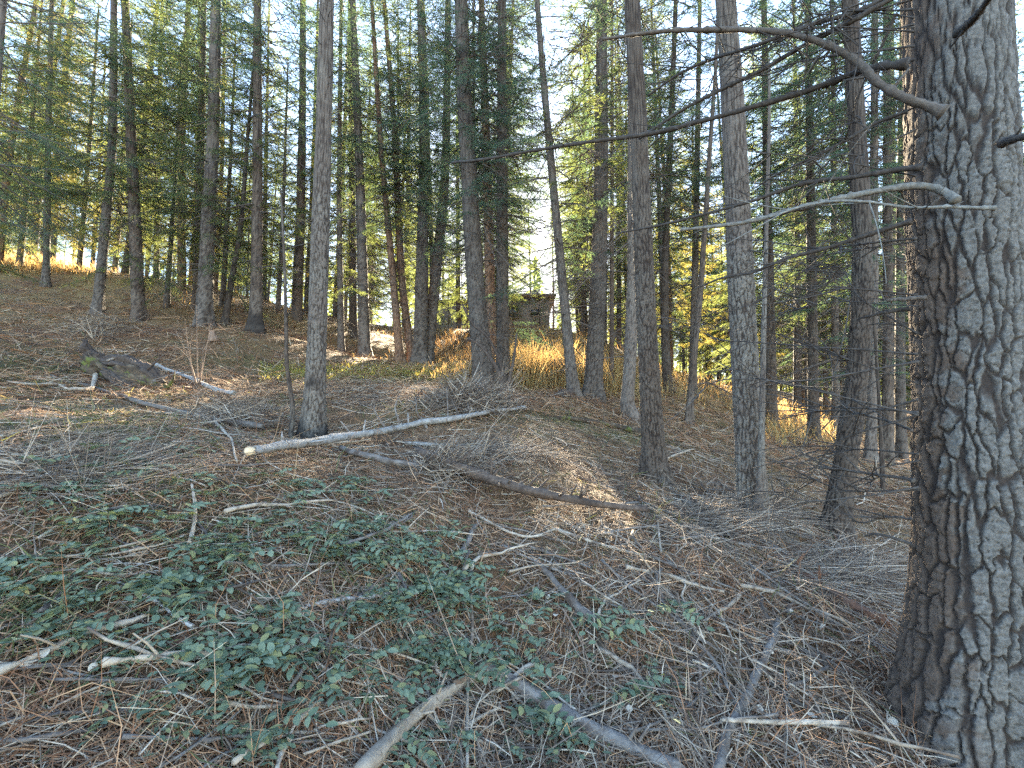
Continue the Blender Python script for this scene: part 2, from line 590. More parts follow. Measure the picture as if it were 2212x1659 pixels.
# ------------------------------------------------------------------ bark and trunks
def bark_fields(t01, h, ncol, cell_h, seed, full=False):
    """plates and furrows over angle (0..1, periodic) and height"""
    q = np.stack([np.cos(t01 * 2 * math.pi) * 2.2, np.sin(t01 * 2 * math.pi) * 2.2, h * 1.1 / cell_h * .35], -1)
    w = fbm(q * 1.6, seed + 50, 3) - .5
    w2 = fbm(q * 1.3 + 9.1, seed + 51, 3) - .5
    x = t01 * ncol + w * 1.7
    y = h / cell_h + w2 * 1.5
    ix, iy = np.floor(x).astype(int), np.floor(y).astype(int)
    F1 = np.full(x.shape, 9.0)
    F2 = np.full(x.shape, 9.0)
    ID = np.zeros(x.shape)
    X1, Y1, X2, Y2 = (np.zeros(x.shape) for _ in range(4))
    for dx in (-1, 0, 1):
        for dy in (-1, 0, 1):
            cx_, cy_ = ix + dx, iy + dy
            m = np.mod(cx_, ncol)
            z = np.zeros_like(m)
            jx = cx_ + .08 + .84 * hash3(m, cy_, z, seed)
            jy = cy_ + .08 + .84 * hash3(m, cy_, z + 1, seed)
            d = np.sqrt((x - jx) ** 2 + (y - jy) ** 2)
            idv = hash3(m, cy_, z + 2, seed)
            near = d < F1
            mid = (~near) & (d < F2)
            X2 = np.where(near, X1, np.where(mid, jx, X2))
            Y2 = np.where(near, Y1, np.where(mid, jy, Y2))
            F2 = np.where(near, F1, np.where(mid, d, F2))
            ID = np.where(near, idv, ID)
            X1 = np.where(near, jx, X1)
            Y1 = np.where(near, jy, Y1)
            F1 = np.where(near, d, F1)
    if full:
        up = np.abs(Y2 - Y1) / (np.abs(X2 - X1) + np.abs(Y2 - Y1) + 1e-6)
        return F2 - F1, ID, up, y - Y1
    return F2 - F1, ID


def smooth_path(pts, n):
    """Catmull-Rom through pts, n samples"""
    pts = np.asarray(pts, float)
    if len(pts) == 2:
        t = np.linspace(0, 1, n)[:, None]
        return pts[0] * (1 - t) + pts[1] * t
    P0 = np.vstack([2 * pts[0] - pts[1], pts, 2 * pts[-1] - pts[-2]])
    L = np.concatenate([[0], np.cumsum(np.linalg.norm(np.diff(pts, axis=0), axis=1))])
    s = np.linspace(0, L[-1], n)
    k = np.clip(np.searchsorted(L, s, side='right') - 1, 0, len(pts) - 2)
    t = ((s - L[k]) / (L[k + 1] - L[k] + 1e-9))[:, None]
    a, b, c, d = P0[k], P0[k + 1], P0[k + 2], P0[k + 3]
    return .5 * (2 * b + (c - a) * t + (2 * a - 5 * b + 4 * c - d) * t ** 2 + (3 * b - a - 3 * c + d) * t ** 3)


def trunk_mesh(name, path, R, mat, sides=40, dh=.04, cell=.045, depth=.10, flare=.4, seed=1, char=0.0, lichen=0.0, taper=.75, lich_fn=None, cell_asp=3.2, flare_h=.28, detail=0.0, dh_grow=True):
    """path: local points from below the ground to the tip; R: radius near breast height"""
    path = np.asarray(path, float)
    L = np.concatenate([[0], np.cumsum(np.linalg.norm(np.diff(path, axis=0), axis=1))])
    hs, h, st = [0.0], 0.0, dh
    while h < L[-1]:
        h += st
        if dh_grow and h > 3.2: st = min(max(dh * 6, .12), st * 1.06)
        hs.append(min(h, L[-1]))
    hs = np.array(hs)
    ctr = np.stack([np.interp(hs, L, path[:, c]) for c in range(3)], -1)
    n = len(hs)
    T = np.gradient(ctr, axis=0)
    T /= np.linalg.norm(T, axis=1)[:, None] + 1e-9
    A = np.cross(np.array([0, 1.0, 0]), T)
    A /= np.linalg.norm(A, axis=1)[:, None] + 1e-9
    B = np.cross(T, A)
    t01 = np.arange(sides) / sides
    H, TT = np.meshgrid(hs, t01, indexing='ij')
    ncol = max(6, int(round(2 * math.pi * R / cell)))
    ramp_ = 0
    if detail:                               # scaly plates: wide ragged upright fissures, hairline cross cracks
        qq = np.stack([np.cos(TT * 2 * math.pi) * R, np.sin(TT * 2 * math.pi) * R, H * .8], -1)
        jag = .55 * (fbm(qq * np.array([24, 24, 20]), seed + 61, 3) - .5) + .30 * (fbm(qq * np.array([60, 60, 50]), seed + 63, 2) - .5)
        e, ID, up, yy = bark_fields(TT + jag / ncol, H, ncol, cell * cell_asp, seed, True)
        wdt = (.34 - .24 * sstep(.5, .9, up)) * (.35 + 1.2 * vnoise(qq * np.array([9, 9, 5]), seed + 62))
        groove = 1 - sstep(.15, 1, e / wdt)
        e2, ID2, up2, y2 = bark_fields(TT + .6 * jag / ncol, H + .012 * jag, int(ncol * 1.15), cell * .95, seed + 5, True)
        hair = (1 - sstep(.02, .09, e2)) * sstep(.35, .6, up2) * sstep(.3, .5, vnoise(qq * 12, seed + 70))
        groove = np.maximum(groove, .45 * hair)
        # thin flakes lie in steps on the plates, lower edges standing proud
        fl_ = fbm(qq * np.array([14, 14, 62]), seed + 68, 3) * 6
        ramp_ = .10 * (np.floor(fl_) - 2.7) + .05 * (fl_ - np.floor(fl_)) - .10 * y2
        ID = .35 * ID + .65 * ID2
    else:
        e, ID, up, yy = bark_fields(TT, H, ncol, cell * cell_asp, seed, True)
        groove = 1 - sstep(.02, 1, e / (.36 - .22 * up))
        ramp_ = -.10 * yy
    rel = np.clip((H / L[-1]), 0, 1)
    rad = R * (1.06 - taper * rel) * np.where(rel > .97, np.maximum(.15, (1 - rel) / .03), 1)
    ang = TT * 2 * math.pi
    fl = flare * np.exp(-np.maximum(H - .25, 0) / flare_h)
    butt = 1 + fl * (.75 + .45 * np.sin(ang * 3 + seed) + .3 * np.sin(ang * 5 + seed * 2.3))
    q = np.stack([np.cos(ang) * R, np.sin(ang) * R, H], -1)
    fine = fbm(q * (.6 / cell * 1.2), seed + 7, 4) - .5
    dsp = depth * (-groove + .35 * (ID - .5) + .35 * fine + ramp_ * (1 - groove)) + .12 * (vnoise(q * 1.4, seed + 3) - .5)
    if detail:
        dsp = dsp + depth * detail * (fbm(q * np.array([1, 1, 1.8]) * 75, seed + 31, 3) - .5)
    # thin bark higher up
    dsp = dsp * (1 - .45 * rel)
    rad = rad * butt * (1 + dsp)
    V = ctr[:, None, :] + rad[..., None] * (np.cos(ang)[..., None] * A[:, None, :] + np.sin(ang)[..., None] * B[:, None, :])
    i = np.arange(n - 1)[:, None] * sides
    j = np.arange(sides)[None, :]
    k = (j + 1) % sides
    Q = np.stack([i + j, i + k, i + sides + k, i + sides + j], -1).reshape(-1, 4)
    ln = fbm(q * 3.2, seed + 21, 4)
    if lich_fn is not None:
        lich = lich_fn(ang, H, ln, ID)
    else:
        lich = lichen * sstep(.45, .65, ln)
    ch = char * sstep(.15, -.05, (H - .25) / 3.0 + (ln - .5) * .9 - .12) if char else np.zeros_like(H)
    return mesh_np(name, V.reshape(-1, 3), Q, np.zeros((0, 3), int), mat, True,
                   {'furrow': np.clip(groove * 1.0, 0, 1), 'lichen': np.clip(lich, 0, 1), 'char': np.clip(ch, 0, 1)})


# ------------------------------------------------------------------ branches, needles and crowns
def rot_to(dirv, up=(0, 0, 1)):
    d = np.asarray(dirv, float)
    d = d / np.linalg.norm(d)
    s = np.cross(d, up)
    s /= np.linalg.norm(s) + 1e-9
    u = np.cross(s, d)
    return np.stack([d, s, u], 1)          # columns: forward, side, up


def branch_axis(L, rng, droop=.12, curl=.1, n=9):
    t = np.linspace(0, 1, n)
    z = -droop * L * t ** 1.6 + curl * L * np.maximum(t - .55, 0) ** 2
    y = L * .06 * np.cumsum(rng.normal(0, .35, n)) / 2
    y -= y[0]
    return np.stack([L * t, y, z + L * .012 * np.cumsum(rng.normal(0, .6, n))], -1)


def live_branch(L, rng, needle=.05, nwid=.0085, tw_step=.075, nstep=.016):
    """one bough along +x: woody tubes (wood) and needle blades (leaf)"""
    wood, leaf = MB(), MB()
    ax = branch_axis(L, rng)
    wood.tube(ax, np.linspace(.011 * L ** .5, .003, len(ax)), 3, False)
    NV, nT = [], 0
    start = .22 + .15 * rng.random()
    s = start * L
    side = 1
    while s < L:
        f = s / L
        p = np.array([np.interp(f, np.linspace(0, 1, len(ax)), ax[:, c]) for c in range(3)])
        tl = (.16 + .36 * L * .5 * (1 - f) * (.6 + .6 * rng.random())) * (0.55 + .45 * min(1, (f - start) * 6 + .3))
        a = side * math.radians(48 + 18 * rng.normal())
        d = np.array([math.cos(a), math.sin(a), -.15 + .22 * rng.normal()])
        d /= np.linalg.norm(d)
        n = 4
        t = np.linspace(0, 1, n)
        tp = p + np.outer(t * tl, d) + np.outer(-(t ** 2) * tl * (.18 + .2 * rng.random()), [0, 0, 1])
        if rng.random() < .25:
            wood.tube(tp, np.linspace(.0045, .002, n), 3, False)
        m = max(3, int(tl / nstep))
        u = (np.arange(m) + rng.random(m)) / m
        base = np.stack([np.interp(u, t, tp[:, c]) for c in range(3)], -1)
        az = rng.random(m) * 2 * math.pi
        S = np.cross(d, [0, 0, 1.0])
        S /= np.linalg.norm(S)
        U = np.cross(S, d)
        perp = np.cos(az)[:, None] * S + .75 * np.sin(az)[:, None] * U
        nd_ = .62 * d + .8 * perp
        nd_ /= np.linalg.norm(nd_, axis=1)[:, None]
        ln = needle * (.6 + .7 * rng.random(m))
        wv = np.cross(nd_, rng.normal(size=(m, 3)))
        wv /= np.linalg.norm(wv, axis=1)[:, None] + 1e-9
        tri = np.stack([base - wv * nwid * .5, base + wv * nwid * .5, base + nd_ * ln[:, None]], 1)
        NV.append(tri.reshape(-1, 3))
        s += tw_step * (.6 + .8 * rng.random())
        side = -side
    NV = np.vstack(NV)
    leaf.add(NV, None, np.arange(len(NV)).reshape(-1, 3))
    return wood, leaf


def dead_branch(L, rng, sub=9, r0=None):
    w = MB()
    ax = branch_axis(L, rng, droop=.10 + .2 * rng.random(), curl=.25 * rng.random(), n=8)
    r0 = r0 or .0075 * L ** .7
    w.tube(ax, np.linspace(r0, .0018, len(ax)), 4, False)
    for k in range(sub):
        f = .2 + .75 * rng.random()
        p = np.array([np.interp(f, np.linspace(0, 1, len(ax)), ax[:, c]) for c in range(3)])
        a = rng.choice([-1, 1]) * math.radians(40 + 20 * rng.normal())
        l = L * (.12 + .3 * rng.random()) * (1.1 - f)
        d = np.array([math.cos(a), math.sin(a), .25 * rng.normal() - .1])
        t = np.linspace(0, 1, 4)[:, None]
        bend = rng.normal(0, .15, 3)
        tp = p + d * l * t + bend * l * t ** 2
        w.tube(tp, np.linspace(r0 * .4, .0012, 4), 3, False)
        if rng.random() < .6:
            q = tp[2]
            a2 = a + rng.choice([-1, 1]) * .8
            d2 = np.array([math.cos(a2), math.sin(a2), .3 * rng.normal()])
            w.tube(np.array([q, q + d2 * l * .25, q + d2 * l * .45 + rng.normal(0, .02, 3)]), [.002, .0016, .0011], 3, False)
    return w


rngB = np.random.default_rng(3)
LIVE = {}
for key, ln_, nwid, tws, nst, lens in (('far', .092, .0125, .055, .0130, (.9, 1.5, 2.2)), ('mid', .066, .0072, .048, .0098, (.9, 1.5, 2.2)), ('near', .040, .0050, .055, .0085, (.9, 1.5, 2.1))):
    LIVE[key] = []
    for L in lens:
        for v in range(3):
            w, l = live_branch(L, rngB, ln_, nwid, tws, nst)
            LIVE[key].append((L, w.arrays(), l.arrays()))
DEADT = [(L, dead_branch(L, rngB, 5 + int(5 * L)).arrays()) for L in (.7, 1.0, 1.3, 1.6, 2.0) for v in range(2)]


def xform(arr, M, sc, off):
    V, Q, T = arr
    return (V * sc) @ M.T + off, Q, T


def crown_meshes(name, kind, H, h0, Lmax, rng, mat, whorl=.36, per=5, shape=.75, fill=.92, htop=None, rtrunk=.18):
    """foliage and boughs of a whole crown around a vertical trunk of height H"""
    wood, leaf = MB(), MB()
    h = h0
    cand = LIVE[kind]
    while h < (htop or H):
        f = (h - h0) / (H - h0)
        Lh = Lmax * max(.12, (1 - f) ** shape) * (.55 + .45 * min(1, f * 5 + .25))
        a0 = rng.random() * 6.28
        for k in range(per):
            if rng.random() > fill:
                continue
            a = a0 + k * 6.28 / per + .35 * rng.normal()
            L = Lh * (.6 + .6 * rng.random())
            c = min(range(len(cand)), key=lambda q: abs(cand[q][0] - L) + .35 * rng.random())
            sc = L / cand[c][0]
            el = math.radians(-14 + 30 * f + 9 * rng.normal())
            d = np.array([math.cos(a) * math.cos(el), math.sin(a) * math.cos(el), math.sin(el)])
            M = rot_to(d)
            off = np.array([0, 0, h + .15 * rng.normal()]) + d * rtrunk * (1 - h / H) * .5
            wood.add(*xform(cand[c][1], M, sc, off))
            leaf.add(*xform(cand[c][2], M, sc, off))
        h += whorl * (.75 + .5 * rng.random())
    return leaf.mesh(name + '_foliage', mat, False), wood.mesh(name + '_boughs', MAT_TWIG, True)


def dead_mesh(name, h0, h1, n, rng, Ls=1.0, r=.14):
    w = MB()
    for k in range(n):
        L, arr = DEADT[rng.integers(len(DEADT))]
        a = rng.random() * 6.28
        el = math.radians(-8 + 16 * rng.normal())
        d = np.array([math.cos(a) * math.cos(el), math.sin(a) * math.cos(el), math.sin(el)])
        w.add(*xform(arr, rot_to(d), Ls * (.7 + .6 * rng.random()), np.array([0, 0, h0 + (h1 - h0) * rng.random() ** .8]) + d * r * .7))
    return w.mesh(name, MAT_TWIG, True)


rngC = np.random.default_rng(5)
CROWN_HI, CROWN_MID, CROWN_LOW, CROWN_NEAR = [], [], [], []
for v in range(3):     # tall trees seen far back
    CROWN_HI.append(crown_meshes('far_crown', 'far', 20, 3.0 + 1.2 * v, 2.7, rngC, [MAT_NEEDLE, MAT_NEEDLE_BLUE, MAT_NEEDLE][v], .46, 5, .6, .88))
for v in range(3):     # trees in the middle distance, crown starting high
    CROWN_MID.append(crown_meshes('mid_crown', 'mid', 19, 4.4 + .8 * v, 2.2, rngC, [MAT_NEEDLE, MAT_NEEDLE_BLUE, MAT_NEEDLE_BLUE][v], .42, 4, .7, .85, 14))
for v in range(2):     # young firs green almost to the ground
    CROWN_LOW.append(crown_meshes('low_crown', 'mid', 13, 1.5 + .5 * v, 2.5, rngC, [MAT_NEEDLE, MAT_NEEDLE_RUST][v], .36, 5, .8, .85))
CROWN_NEAR.append(crown_meshes('near_crown', 'near', 11, 2.3, 2.6, rngC, MAT_NEEDLE_BLUE, .42, 5, .7, .85, 7.5))
DEADM = [dead_mesh('dead_branches', 1.0, 9.5, 125, rngC, 1.0) for v in range(3)]
DEADB = []
for L, arr in DEADT:
    DEADB.append((L, mesh_np('dead_branch', *arr, MAT_BRANCH, True)))


BOUGHM = {}
for key, mm_ in (('mid', MAT_NEEDLE), ('mid_blue', MAT_NEEDLE_BLUE)):
    BOUGHM[key] = [(L, mesh_np('foliage', *la, mm_, False), mesh_np('bough', *wa, MAT_TWIG, True)) for L, wa, la in LIVE['mid']]


def bough(parent, crown, loc, rz, tilt, sc):
    f, w = crown
    a = ob('foliage', f, parent, loc, (tilt[0], tilt[1], rz), sc)
    b = ob('bough', w, a)
    return a


# ------------------------------------------------------------------ the traced trees
def trunk_points(pix, d):
    """pix: photograph points up the trunk; all on the upright plane through the base. World points."""
    (bx, by) = pix[0]
    base = P(bx, by, d)
    base[2] = gz(base[0], base[1])
    pts = [base]
    for (x, y) in pix[1:]:
        r = ray(x, y)
        s = base[1] / r[1]
        q = r * s
        q[2] += CAMZ
        pts.append(q)
    return np.array(pts)


def make_tree(name, label, cat, pix, w, d, mat, H=17.0, crown=None, crown_h=0.0, crown_s=1.0, nd_b=10, dead=None, char=0, lichen=.3, sides=28, dh=.06,
              cell=.045, flare=.6, seed=1, depth=.09, group=None, dl=1.0, dmin=1.2, taper=.72, bg=None, bgc='mid', detail=0.0):
    rng = np.random.default_rng(seed * 13 + 5)
    W = trunk_points(pix, d)
    base = W[0].copy()
    u = (pix[0][0] - CX) / FPX
    R = (1.16 if d < 9 else 1.03) * w / 2 * d / (FPX * math.sqrt(1 + u * u))
    loc = W - base
    dirn = loc[-1] - loc[-2]
    dirn /= np.linalg.norm(dirn)
    top = loc[-1]
    if H > top[2] + .5:                      # carry on above the frame, straightening up
        rest = H - top[2]
        d2 = dirn * .6 + np.array([0, 0, 1]) * .4
        loc = np.vstack([loc, top + dirn * rest * .45, top + dirn * rest * .45 + d2 / d2[2] * rest * .55])
    down = loc[1] - loc[0]
    down = down / np.linalg.norm(down)
    pts = np.vstack([loc[0] - down * .25, loc])
    path = smooth_path(pts, 60)
    t = thing(name, label, cat, base, group)
    me = trunk_mesh('trunk', path, R, mat, sides, dh, cell, depth, flare, seed, char, lichen, taper, detail=detail)
    ob('trunk', me, t)

    def at(h):
        return np.array([np.interp(h, path[:, 2], path[:, c]) for c in range(3)])
    for k in range(nd_b):
        h = dmin + (min(H * .6, 7.5) - dmin) * rng.random()
        L, m = DEADB[rng.integers(len(DEADB))]
        p = at(h)
        a = rng.random() * 6.28
        rh = R * (1 - .7 * h / H)
        ob('dead_branch', m, t, p + np.array([math.cos(a), math.sin(a), 0]) * rh * .75, (0, math.radians(6 + 14 * rng.normal()), a), dl * (.6 + .6 * rng.random()))
    if bg:
        nb, h0_, h1_, sc_ = bg
        for k in range(nb):
            L, fm, wm = BOUGHM[bgc][rng.integers(9)]
            p = at(h0_ + (h1_ - h0_) * rng.random())
            f = ob('foliage', fm, t, p, (rng.normal(0, .2), math.radians(8 + 12 * rng.normal()), rng.random() * 6.28), sc_ * (.75 + .5 * rng.random()))
            ob('bough', wm, f)
    tx = (path[-1] - path[0])
    lean = (-tx[1] / tx[2], tx[0] / tx[2])
    if dead is not None:
        tag(ob('dead_branches', DEADM[dead], t, (0, 0, 0), (lean[0], lean[1], rng.random() * 6), 1.0), kind='stuff')
    if crown is not None:
        bough(t, crown, (0, 0, crown_h), rng.random() * 6.28, lean, crown_s)
        bough(t, crown, (0, 0, crown_h + .3), rng.random() * 6.28, lean, crown_s * 1.06)
    return t


PT = 'pine_tree'
G_, D_, R_ = MAT_BARK_GREY, MAT_BARK_DARK, MAT_BARK_RED
hi, mi, lo = CROWN_HI, CROWN_MID, CROWN_LOW
TREES = [
    # label, pix, width px, depth, material, options
    ('slim trunk standing alone at the far left edge near sunlit grass', [(100, 617), (104, 330), (112, 0)], 17, 16, G_, dict(crown=lo[1], nd_b=4, bg=(20, 2.3, 8.5, 1.1))),
    ('trunk leaning right on the left slope beside a thicker trunk', [(210, 682), (228, 480), (243, 300), (246, 0)], 25, 13, G_, dict(crown=lo[0], crown_h=1.6, bg=(26, 2.0, 8.5, 1.1))),
    ('straight grey trunk second of the pair on the left slope', [(300, 692), (290, 450), (270, 0)], 30, 13, D_, dict(crown=mi[1], crown_h=-1.5, dead=0, bg=(40, 1.6, 8.5, 1.1))),
    ('thick brown trunk on the left slope behind low green boughs', [(440, 705), (452, 450), (462, 250), (466, 0)], 36, 13, G_, dict(crown=mi[0], crown_h=-2.5, bg=(42, 1.5, 8.5, 1.15))),
    ('brown trunk half hidden behind the thick trunk on left slope', [(426, 668), (432, 400), (440, 0)], 22, 15.5, D_, dict(crown=mi[2])),
    ('thin stem leaning right between two dark trunks on the left', [(485, 698), (503, 590), (520, 490), (535, 300)], 14, 13.5, D_, dict(H=9, nd_b=4)),
    ('straight black burnt trunk left of the nearest grey trunk', [(553, 714), (556, 400), (556, 0)], 27, 13, D_, dict(crown=mi[2], char=.8, dead=1, bg=(26, 1.9, 8.5, 1.0))),
    ('tall grey trunk with charred foot behind the white fallen pole', [(678, 945), (684, 760), (692, 500), (700, 250), (706, 0)], 38, 5.8, G_, dict(char=1.0, sides=92, dh=.015, cell=.042, depth=.13, detail=.3,  nd_b=26, H=15, lichen=.45, dl=.62)),
    ('slim trunk first of the thin row in the centre left', [(737, 768), (733, 400), (737, 0)], 14, 15.5, G_, dict(dead=1, crown=mi[2])),
    ('dark slim trunk between two thin grey trunks centre left', [(763, 736), (760, 400), (755, 0)], 17, 18, D_, dict(crown=mi[1], crown_h=-1)),
    ('grey trunk with sunlit boughs low on its right', [(788, 773), (778, 400), (768, 150), (762, 0)], 25, 15, G_, dict(crown=mi[2], dead=0, bg=(24, 2.0, 9, .95))),
    ('slender trunk leaning left at top of the sunlit glade', [(864, 783), (848, 590), (822, 300), (803, 0)], 16, 15, R_, dict(nd_b=6, dead=2, crown=mi[1])),
    ('slender trunk crossing beside its leaning twin near the glade', [(892, 783), (868, 600), (853, 300), (830, 0)], 17, 15.3, R_, dict(nd_b=6, crown=mi[0], bg=(18, 3.8, 9, .95), bgc='mid_blue')),
    ('thick trunk of the forked looking pair above the glade', [(907, 785), (912, 560), (916, 300), (908, 0)], 30, 15.2, G_, dict(crown=mi[0], dead=1, bg=(26, 4.0, 9.5, 1.05), bgc='mid_blue')),
    ('trunk leaning right out of the pair above the glade', [(922, 775), (945, 560), (962, 360), (968, 0)], 25, 15.6, G_, dict(crown=mi[1], crown_h=-1)),
    ('big leaning grey trunk in the centre above the brush pile', [(1050, 850), (1030, 650), (1014, 400), (1000, 150), (996, 0)], 42, 10.5, G_, dict(crown=mi[2], crown_h=-2.0, sides=48, dh=.04, nd_b=12, dead=2, bg=(46, 4.0, 9.8, 1.1), bgc='mid_blue')),
    ('straight trunk with the sun glowing beside it', [(1087, 840), (1085, 500), (1084, 0)], 29, 11.5, G_, dict(crown=mi[1], dead=0, sides=36, bg=(24, 3.6, 9.5, 1.0), bgc='mid_blue')),
    ('reddish trunk between the two big centre trunks', [(1060, 825), (1056, 500), (1040, 0)], 24, 13.5, R_, dict(crown=mi[0])),
    ('bare slim trunk leaning left beside the sunlit dry grass', [(1239, 860), (1218, 640), (1195, 400), (1172, 150), (1160, 0)], 22, 10, G_, dict(sides=36, nd_b=16, H=13, dead=1, bg=(22, 2.4, 9, .8), bgc='mid_blue')),
    ('thick trunk with flared foot right of the sunlit dry grass', [(1280, 866), (1290, 650), (1298, 400), (1300, 0)], 36, 10.5, G_, dict(sides=48, dh=.04, crown=mi[0], dead=0, flare=.7, bg=(18, 5, 9.5, 1.0))),
    ('thin pole trunk right behind the flared trunk', [(1321, 852), (1322, 400), (1322, 0)], 10, 12, D_, dict(nd_b=10, crown=mi[1], bg=(10, 4, 9, .9))),
    ('trunk with a crooked foot partly behind a darker trunk', [(1368, 912), (1356, 872), (1362, 760), (1367, 560), (1366, 200), (1366, 0)], 27, 9, G_, dict(sides=40, dh=.045, dead=2, bg=(14, 4.5, 8.5, .95), bgc='mid_blue')),
    ('dark rough trunk leaning left at the centre right', [(1418, 1040), (1405, 850), (1392, 600), (1380, 300), (1365, 0)], 42, 5.8, D_, dict(sides=92, dh=.015, cell=.042, depth=.13, detail=.3,  nd_b=24, H=15, lichen=.25, dl=.7)),
    ('brown trunk just right of the dark rough trunk', [(1441, 828), (1436, 600), (1448, 300), (1460, 0)], 18, 13, D_, dict(dead=0, crown=mi[0], bg=(18, 3.5, 9, 1.0), bgc='mid_blue')),
    ('slim trunk in the row behind the big plated trunks', [(1496, 852), (1503, 500), (1512, 0)], 17, 14, G_, dict(dead=1, crown=mi[2], bg=(18, 3.5, 9, 1.0), bgc='mid_blue')),
    ('slanting thin trunk in front of the right hand row', [(1487, 915), (1500, 760), (1515, 600), (1535, 300)], 15, 10, D_, dict(H=11, nd_b=8)),
    ('grey plated trunk with a pale face in the right half', [(1625, 1128), (1612, 850), (1600, 600), (1584, 250), (1568, 0)], 56, 4.9, G_, dict(sides=92, dh=.015, cell=.042, depth=.13, detail=.3,  nd_b=26, H=15, lichen=.75, dl=.7, flare=.3)),
    ('lichen spotted sapling close against the grey plated trunk', [(1640, 1165), (1645, 950), (1650, 700), (1658, 400)], 14, 4.65, G_, dict(sides=24, dh=.03, cell=.03, H=5, lichen=.9, nd_b=8, dl=.5)),
    ('straight dark trunk right of the grey plated trunk', [(1668, 928), (1660, 560), (1650, 0)], 26, 13, D_, dict(dead=2, crown=mi[1], bg=(22, 3.0, 9, 1.0), bgc='mid_blue')),
    ('dark straight trunk beside the sunlit patch at the right', [(1758, 957), (1752, 500), (1745, 0)], 26, 12, D_, dict(dead=0, crown=mi[2], sides=32, bg=(22, 3.0, 9, 1.0), bgc='mid_blue')),
    ('slim trunk left of the sunlit patch at the right', [(1722, 892), (1722, 500), (1715, 0)], 18, 17, D_, dict(dead=1, crown=mi[1], bg=(8, 2, 6, .9), bgc='mid_blue')),
    ('trunk right of the sunlit patch with roots in shade', [(1805, 915), (1802, 500), (1798, 0)], 19, 15, G_, dict(dead=2, crown=mi[0], bg=(8, 2, 6, .9), bgc='mid_blue')),
    ('trunk leaning right at its foot beside the biggest trunk', [(1800, 1152), (1828, 980), (1852, 800), (1862, 560), (1852, 300), (1836, 0)], 46, 5.2, D_, dict(sides=92, dh=.015, cell=.042, depth=.13, detail=.3,  nd_b=20, H=14, dl=.7)),
    ('front trunk of the grey cluster against the biggest trunk', [(1880, 1003), (1886, 700), (1890, 0)], 24, 9, G_, dict(sides=28, dead=0, crown=mi[1], bg=(8, 3, 7, .8), bgc='mid_blue')),
    ('middle trunk of the grey cluster against the biggest trunk', [(1915, 985), (1918, 700), (1915, 0)], 26, 9.6, D_, dict(sides=28, dead=1, crown=mi[1], bg=(8, 3, 7, .8), bgc='mid_blue')),
    ('back trunk of the grey cluster against the biggest trunk', [(1945, 960), (1944, 700), (1950, 0)], 24, 10.5, G_, dict(sides=28, dead=2, crown=mi[1], bg=(8, 3, 7, .8), bgc='mid_blue')),
    ('crooked sapling leaning on the charred grey trunk', [(628, 945), (632, 880), (620, 790), (618, 700), (614, 560), (606, 400)], 10, 5.7, D_, dict(sides=20, dh=.04, H=3.4, lichen=.5, nd_b=6, dl=.4, flare=.1)),
]
for k, (lab, pix, w, d, m, kw) in enumerate(TREES):
    make_tree('sapling' if 'sapling' in lab else PT, lab, 'sapling' if 'sapling' in lab else 'tree', pix, w, d, m, seed=k + 3, **kw)

# low bushy firs on the left slope and the near fir reaching in from the top left corner
LOWF = [(40, 600, 17, .85, 0, 'bushy fir with drooping boughs at the far left'), (170, 600, 19, .9, 1, 'rusty tinged fir behind the leaning trunk at left'),
        (360, 650, 15, .7, 0, 'yellow green fir with boughs hanging between left trunks'), (480, 660, 16.5, .8, 1, 'brownish fir between the left trunks and black trunk'),
        (600, 680, 17, .75, 0, 'small fir filling the gap right of the black trunk'), (-120, 640, 12, .9, 0, 'fir at the left edge with boughs reaching in'),
        (700, 690, 19, .8, 1, 'fir standing behind the charred foot trunk'), (250, 560, 24, 1.1, 0, 'tall bushy fir at the back of the left slope')]
for k, (x, y, d, s, v, lab) in enumerate(LOWF):
    b = P(x, y, d)
    b[2] = gz(b[0], b[1])
    t = thing('fir_tree', lab, 'tree', b)
    H = 13 * s
    ob('trunk', trunk_mesh('trunk', smooth_path([(0, 0, -.3), (.05, 0, H * .4), (0, .05, H)], 30), .09 * s / .8, G_, 16, .12, .05, .08, .3, 60 + k), t)
    bough(t, lo[v], (0, 0, 0), k * 1.3, (0, 0), s)
for k, (x, d, s, rz, lab) in enumerate([(-130, 6.6, 1.0, .4, 'near fir whose dark boughs hang into the top left corner'), (-70, 9.0, 1.1, 2.1, 'second near fir behind the one at the top left corner')]):
    b = P(x, 800, d)
    b[2] = gz(b[0], b[1])
    t = thing('fir_tree', lab, 'tree', b)
    ob('trunk', trunk_mesh('trunk', smooth_path([(0, 0, -.3), (.05, 0, 4), (0, .05, 11)], 30), .12, G_, 20, .1, .05, .08, .3, 80 + k), t)
    bough(t, CROWN_NEAR[0], (0, 0, 0), rz, (0, 0), s)

# ------------------------------------------------------------------ the forest behind
rngF = np.random.default_rng(21)
FT = []
for v in range(3):
    FT.append(trunk_mesh('trunk', smooth_path([(0, 0, -.5), (.1 * v, .05, 7), (.05, -.1 * v, 20)], 40), .15, [G_, D_, R_][v], 12, .22, .07, .10, .3, 90 + v))
SUND = np.array([0.0175, math.cos(SUN_EL), math.sin(SUN_EL)])
LIT = []
for (x0, x1, y0, y1, n) in ((580, 980, 792, 814, 60), (1100, 1300, 740, 825, 14), (0, 200, 555, 580, 16), (1690, 1730, 890, 925, 4)):
    q, d_, h_ = G(rngF.uniform(x0, x1, n), rngF.uniform(y0, y1, n))
    LIT.append(q)
LITW = np.concatenate([np.full(len(q_), w_) for q_, w_ in zip(LIT, (.9, .8, 1.0, 1.0))])
LIT = np.vstack(LIT)


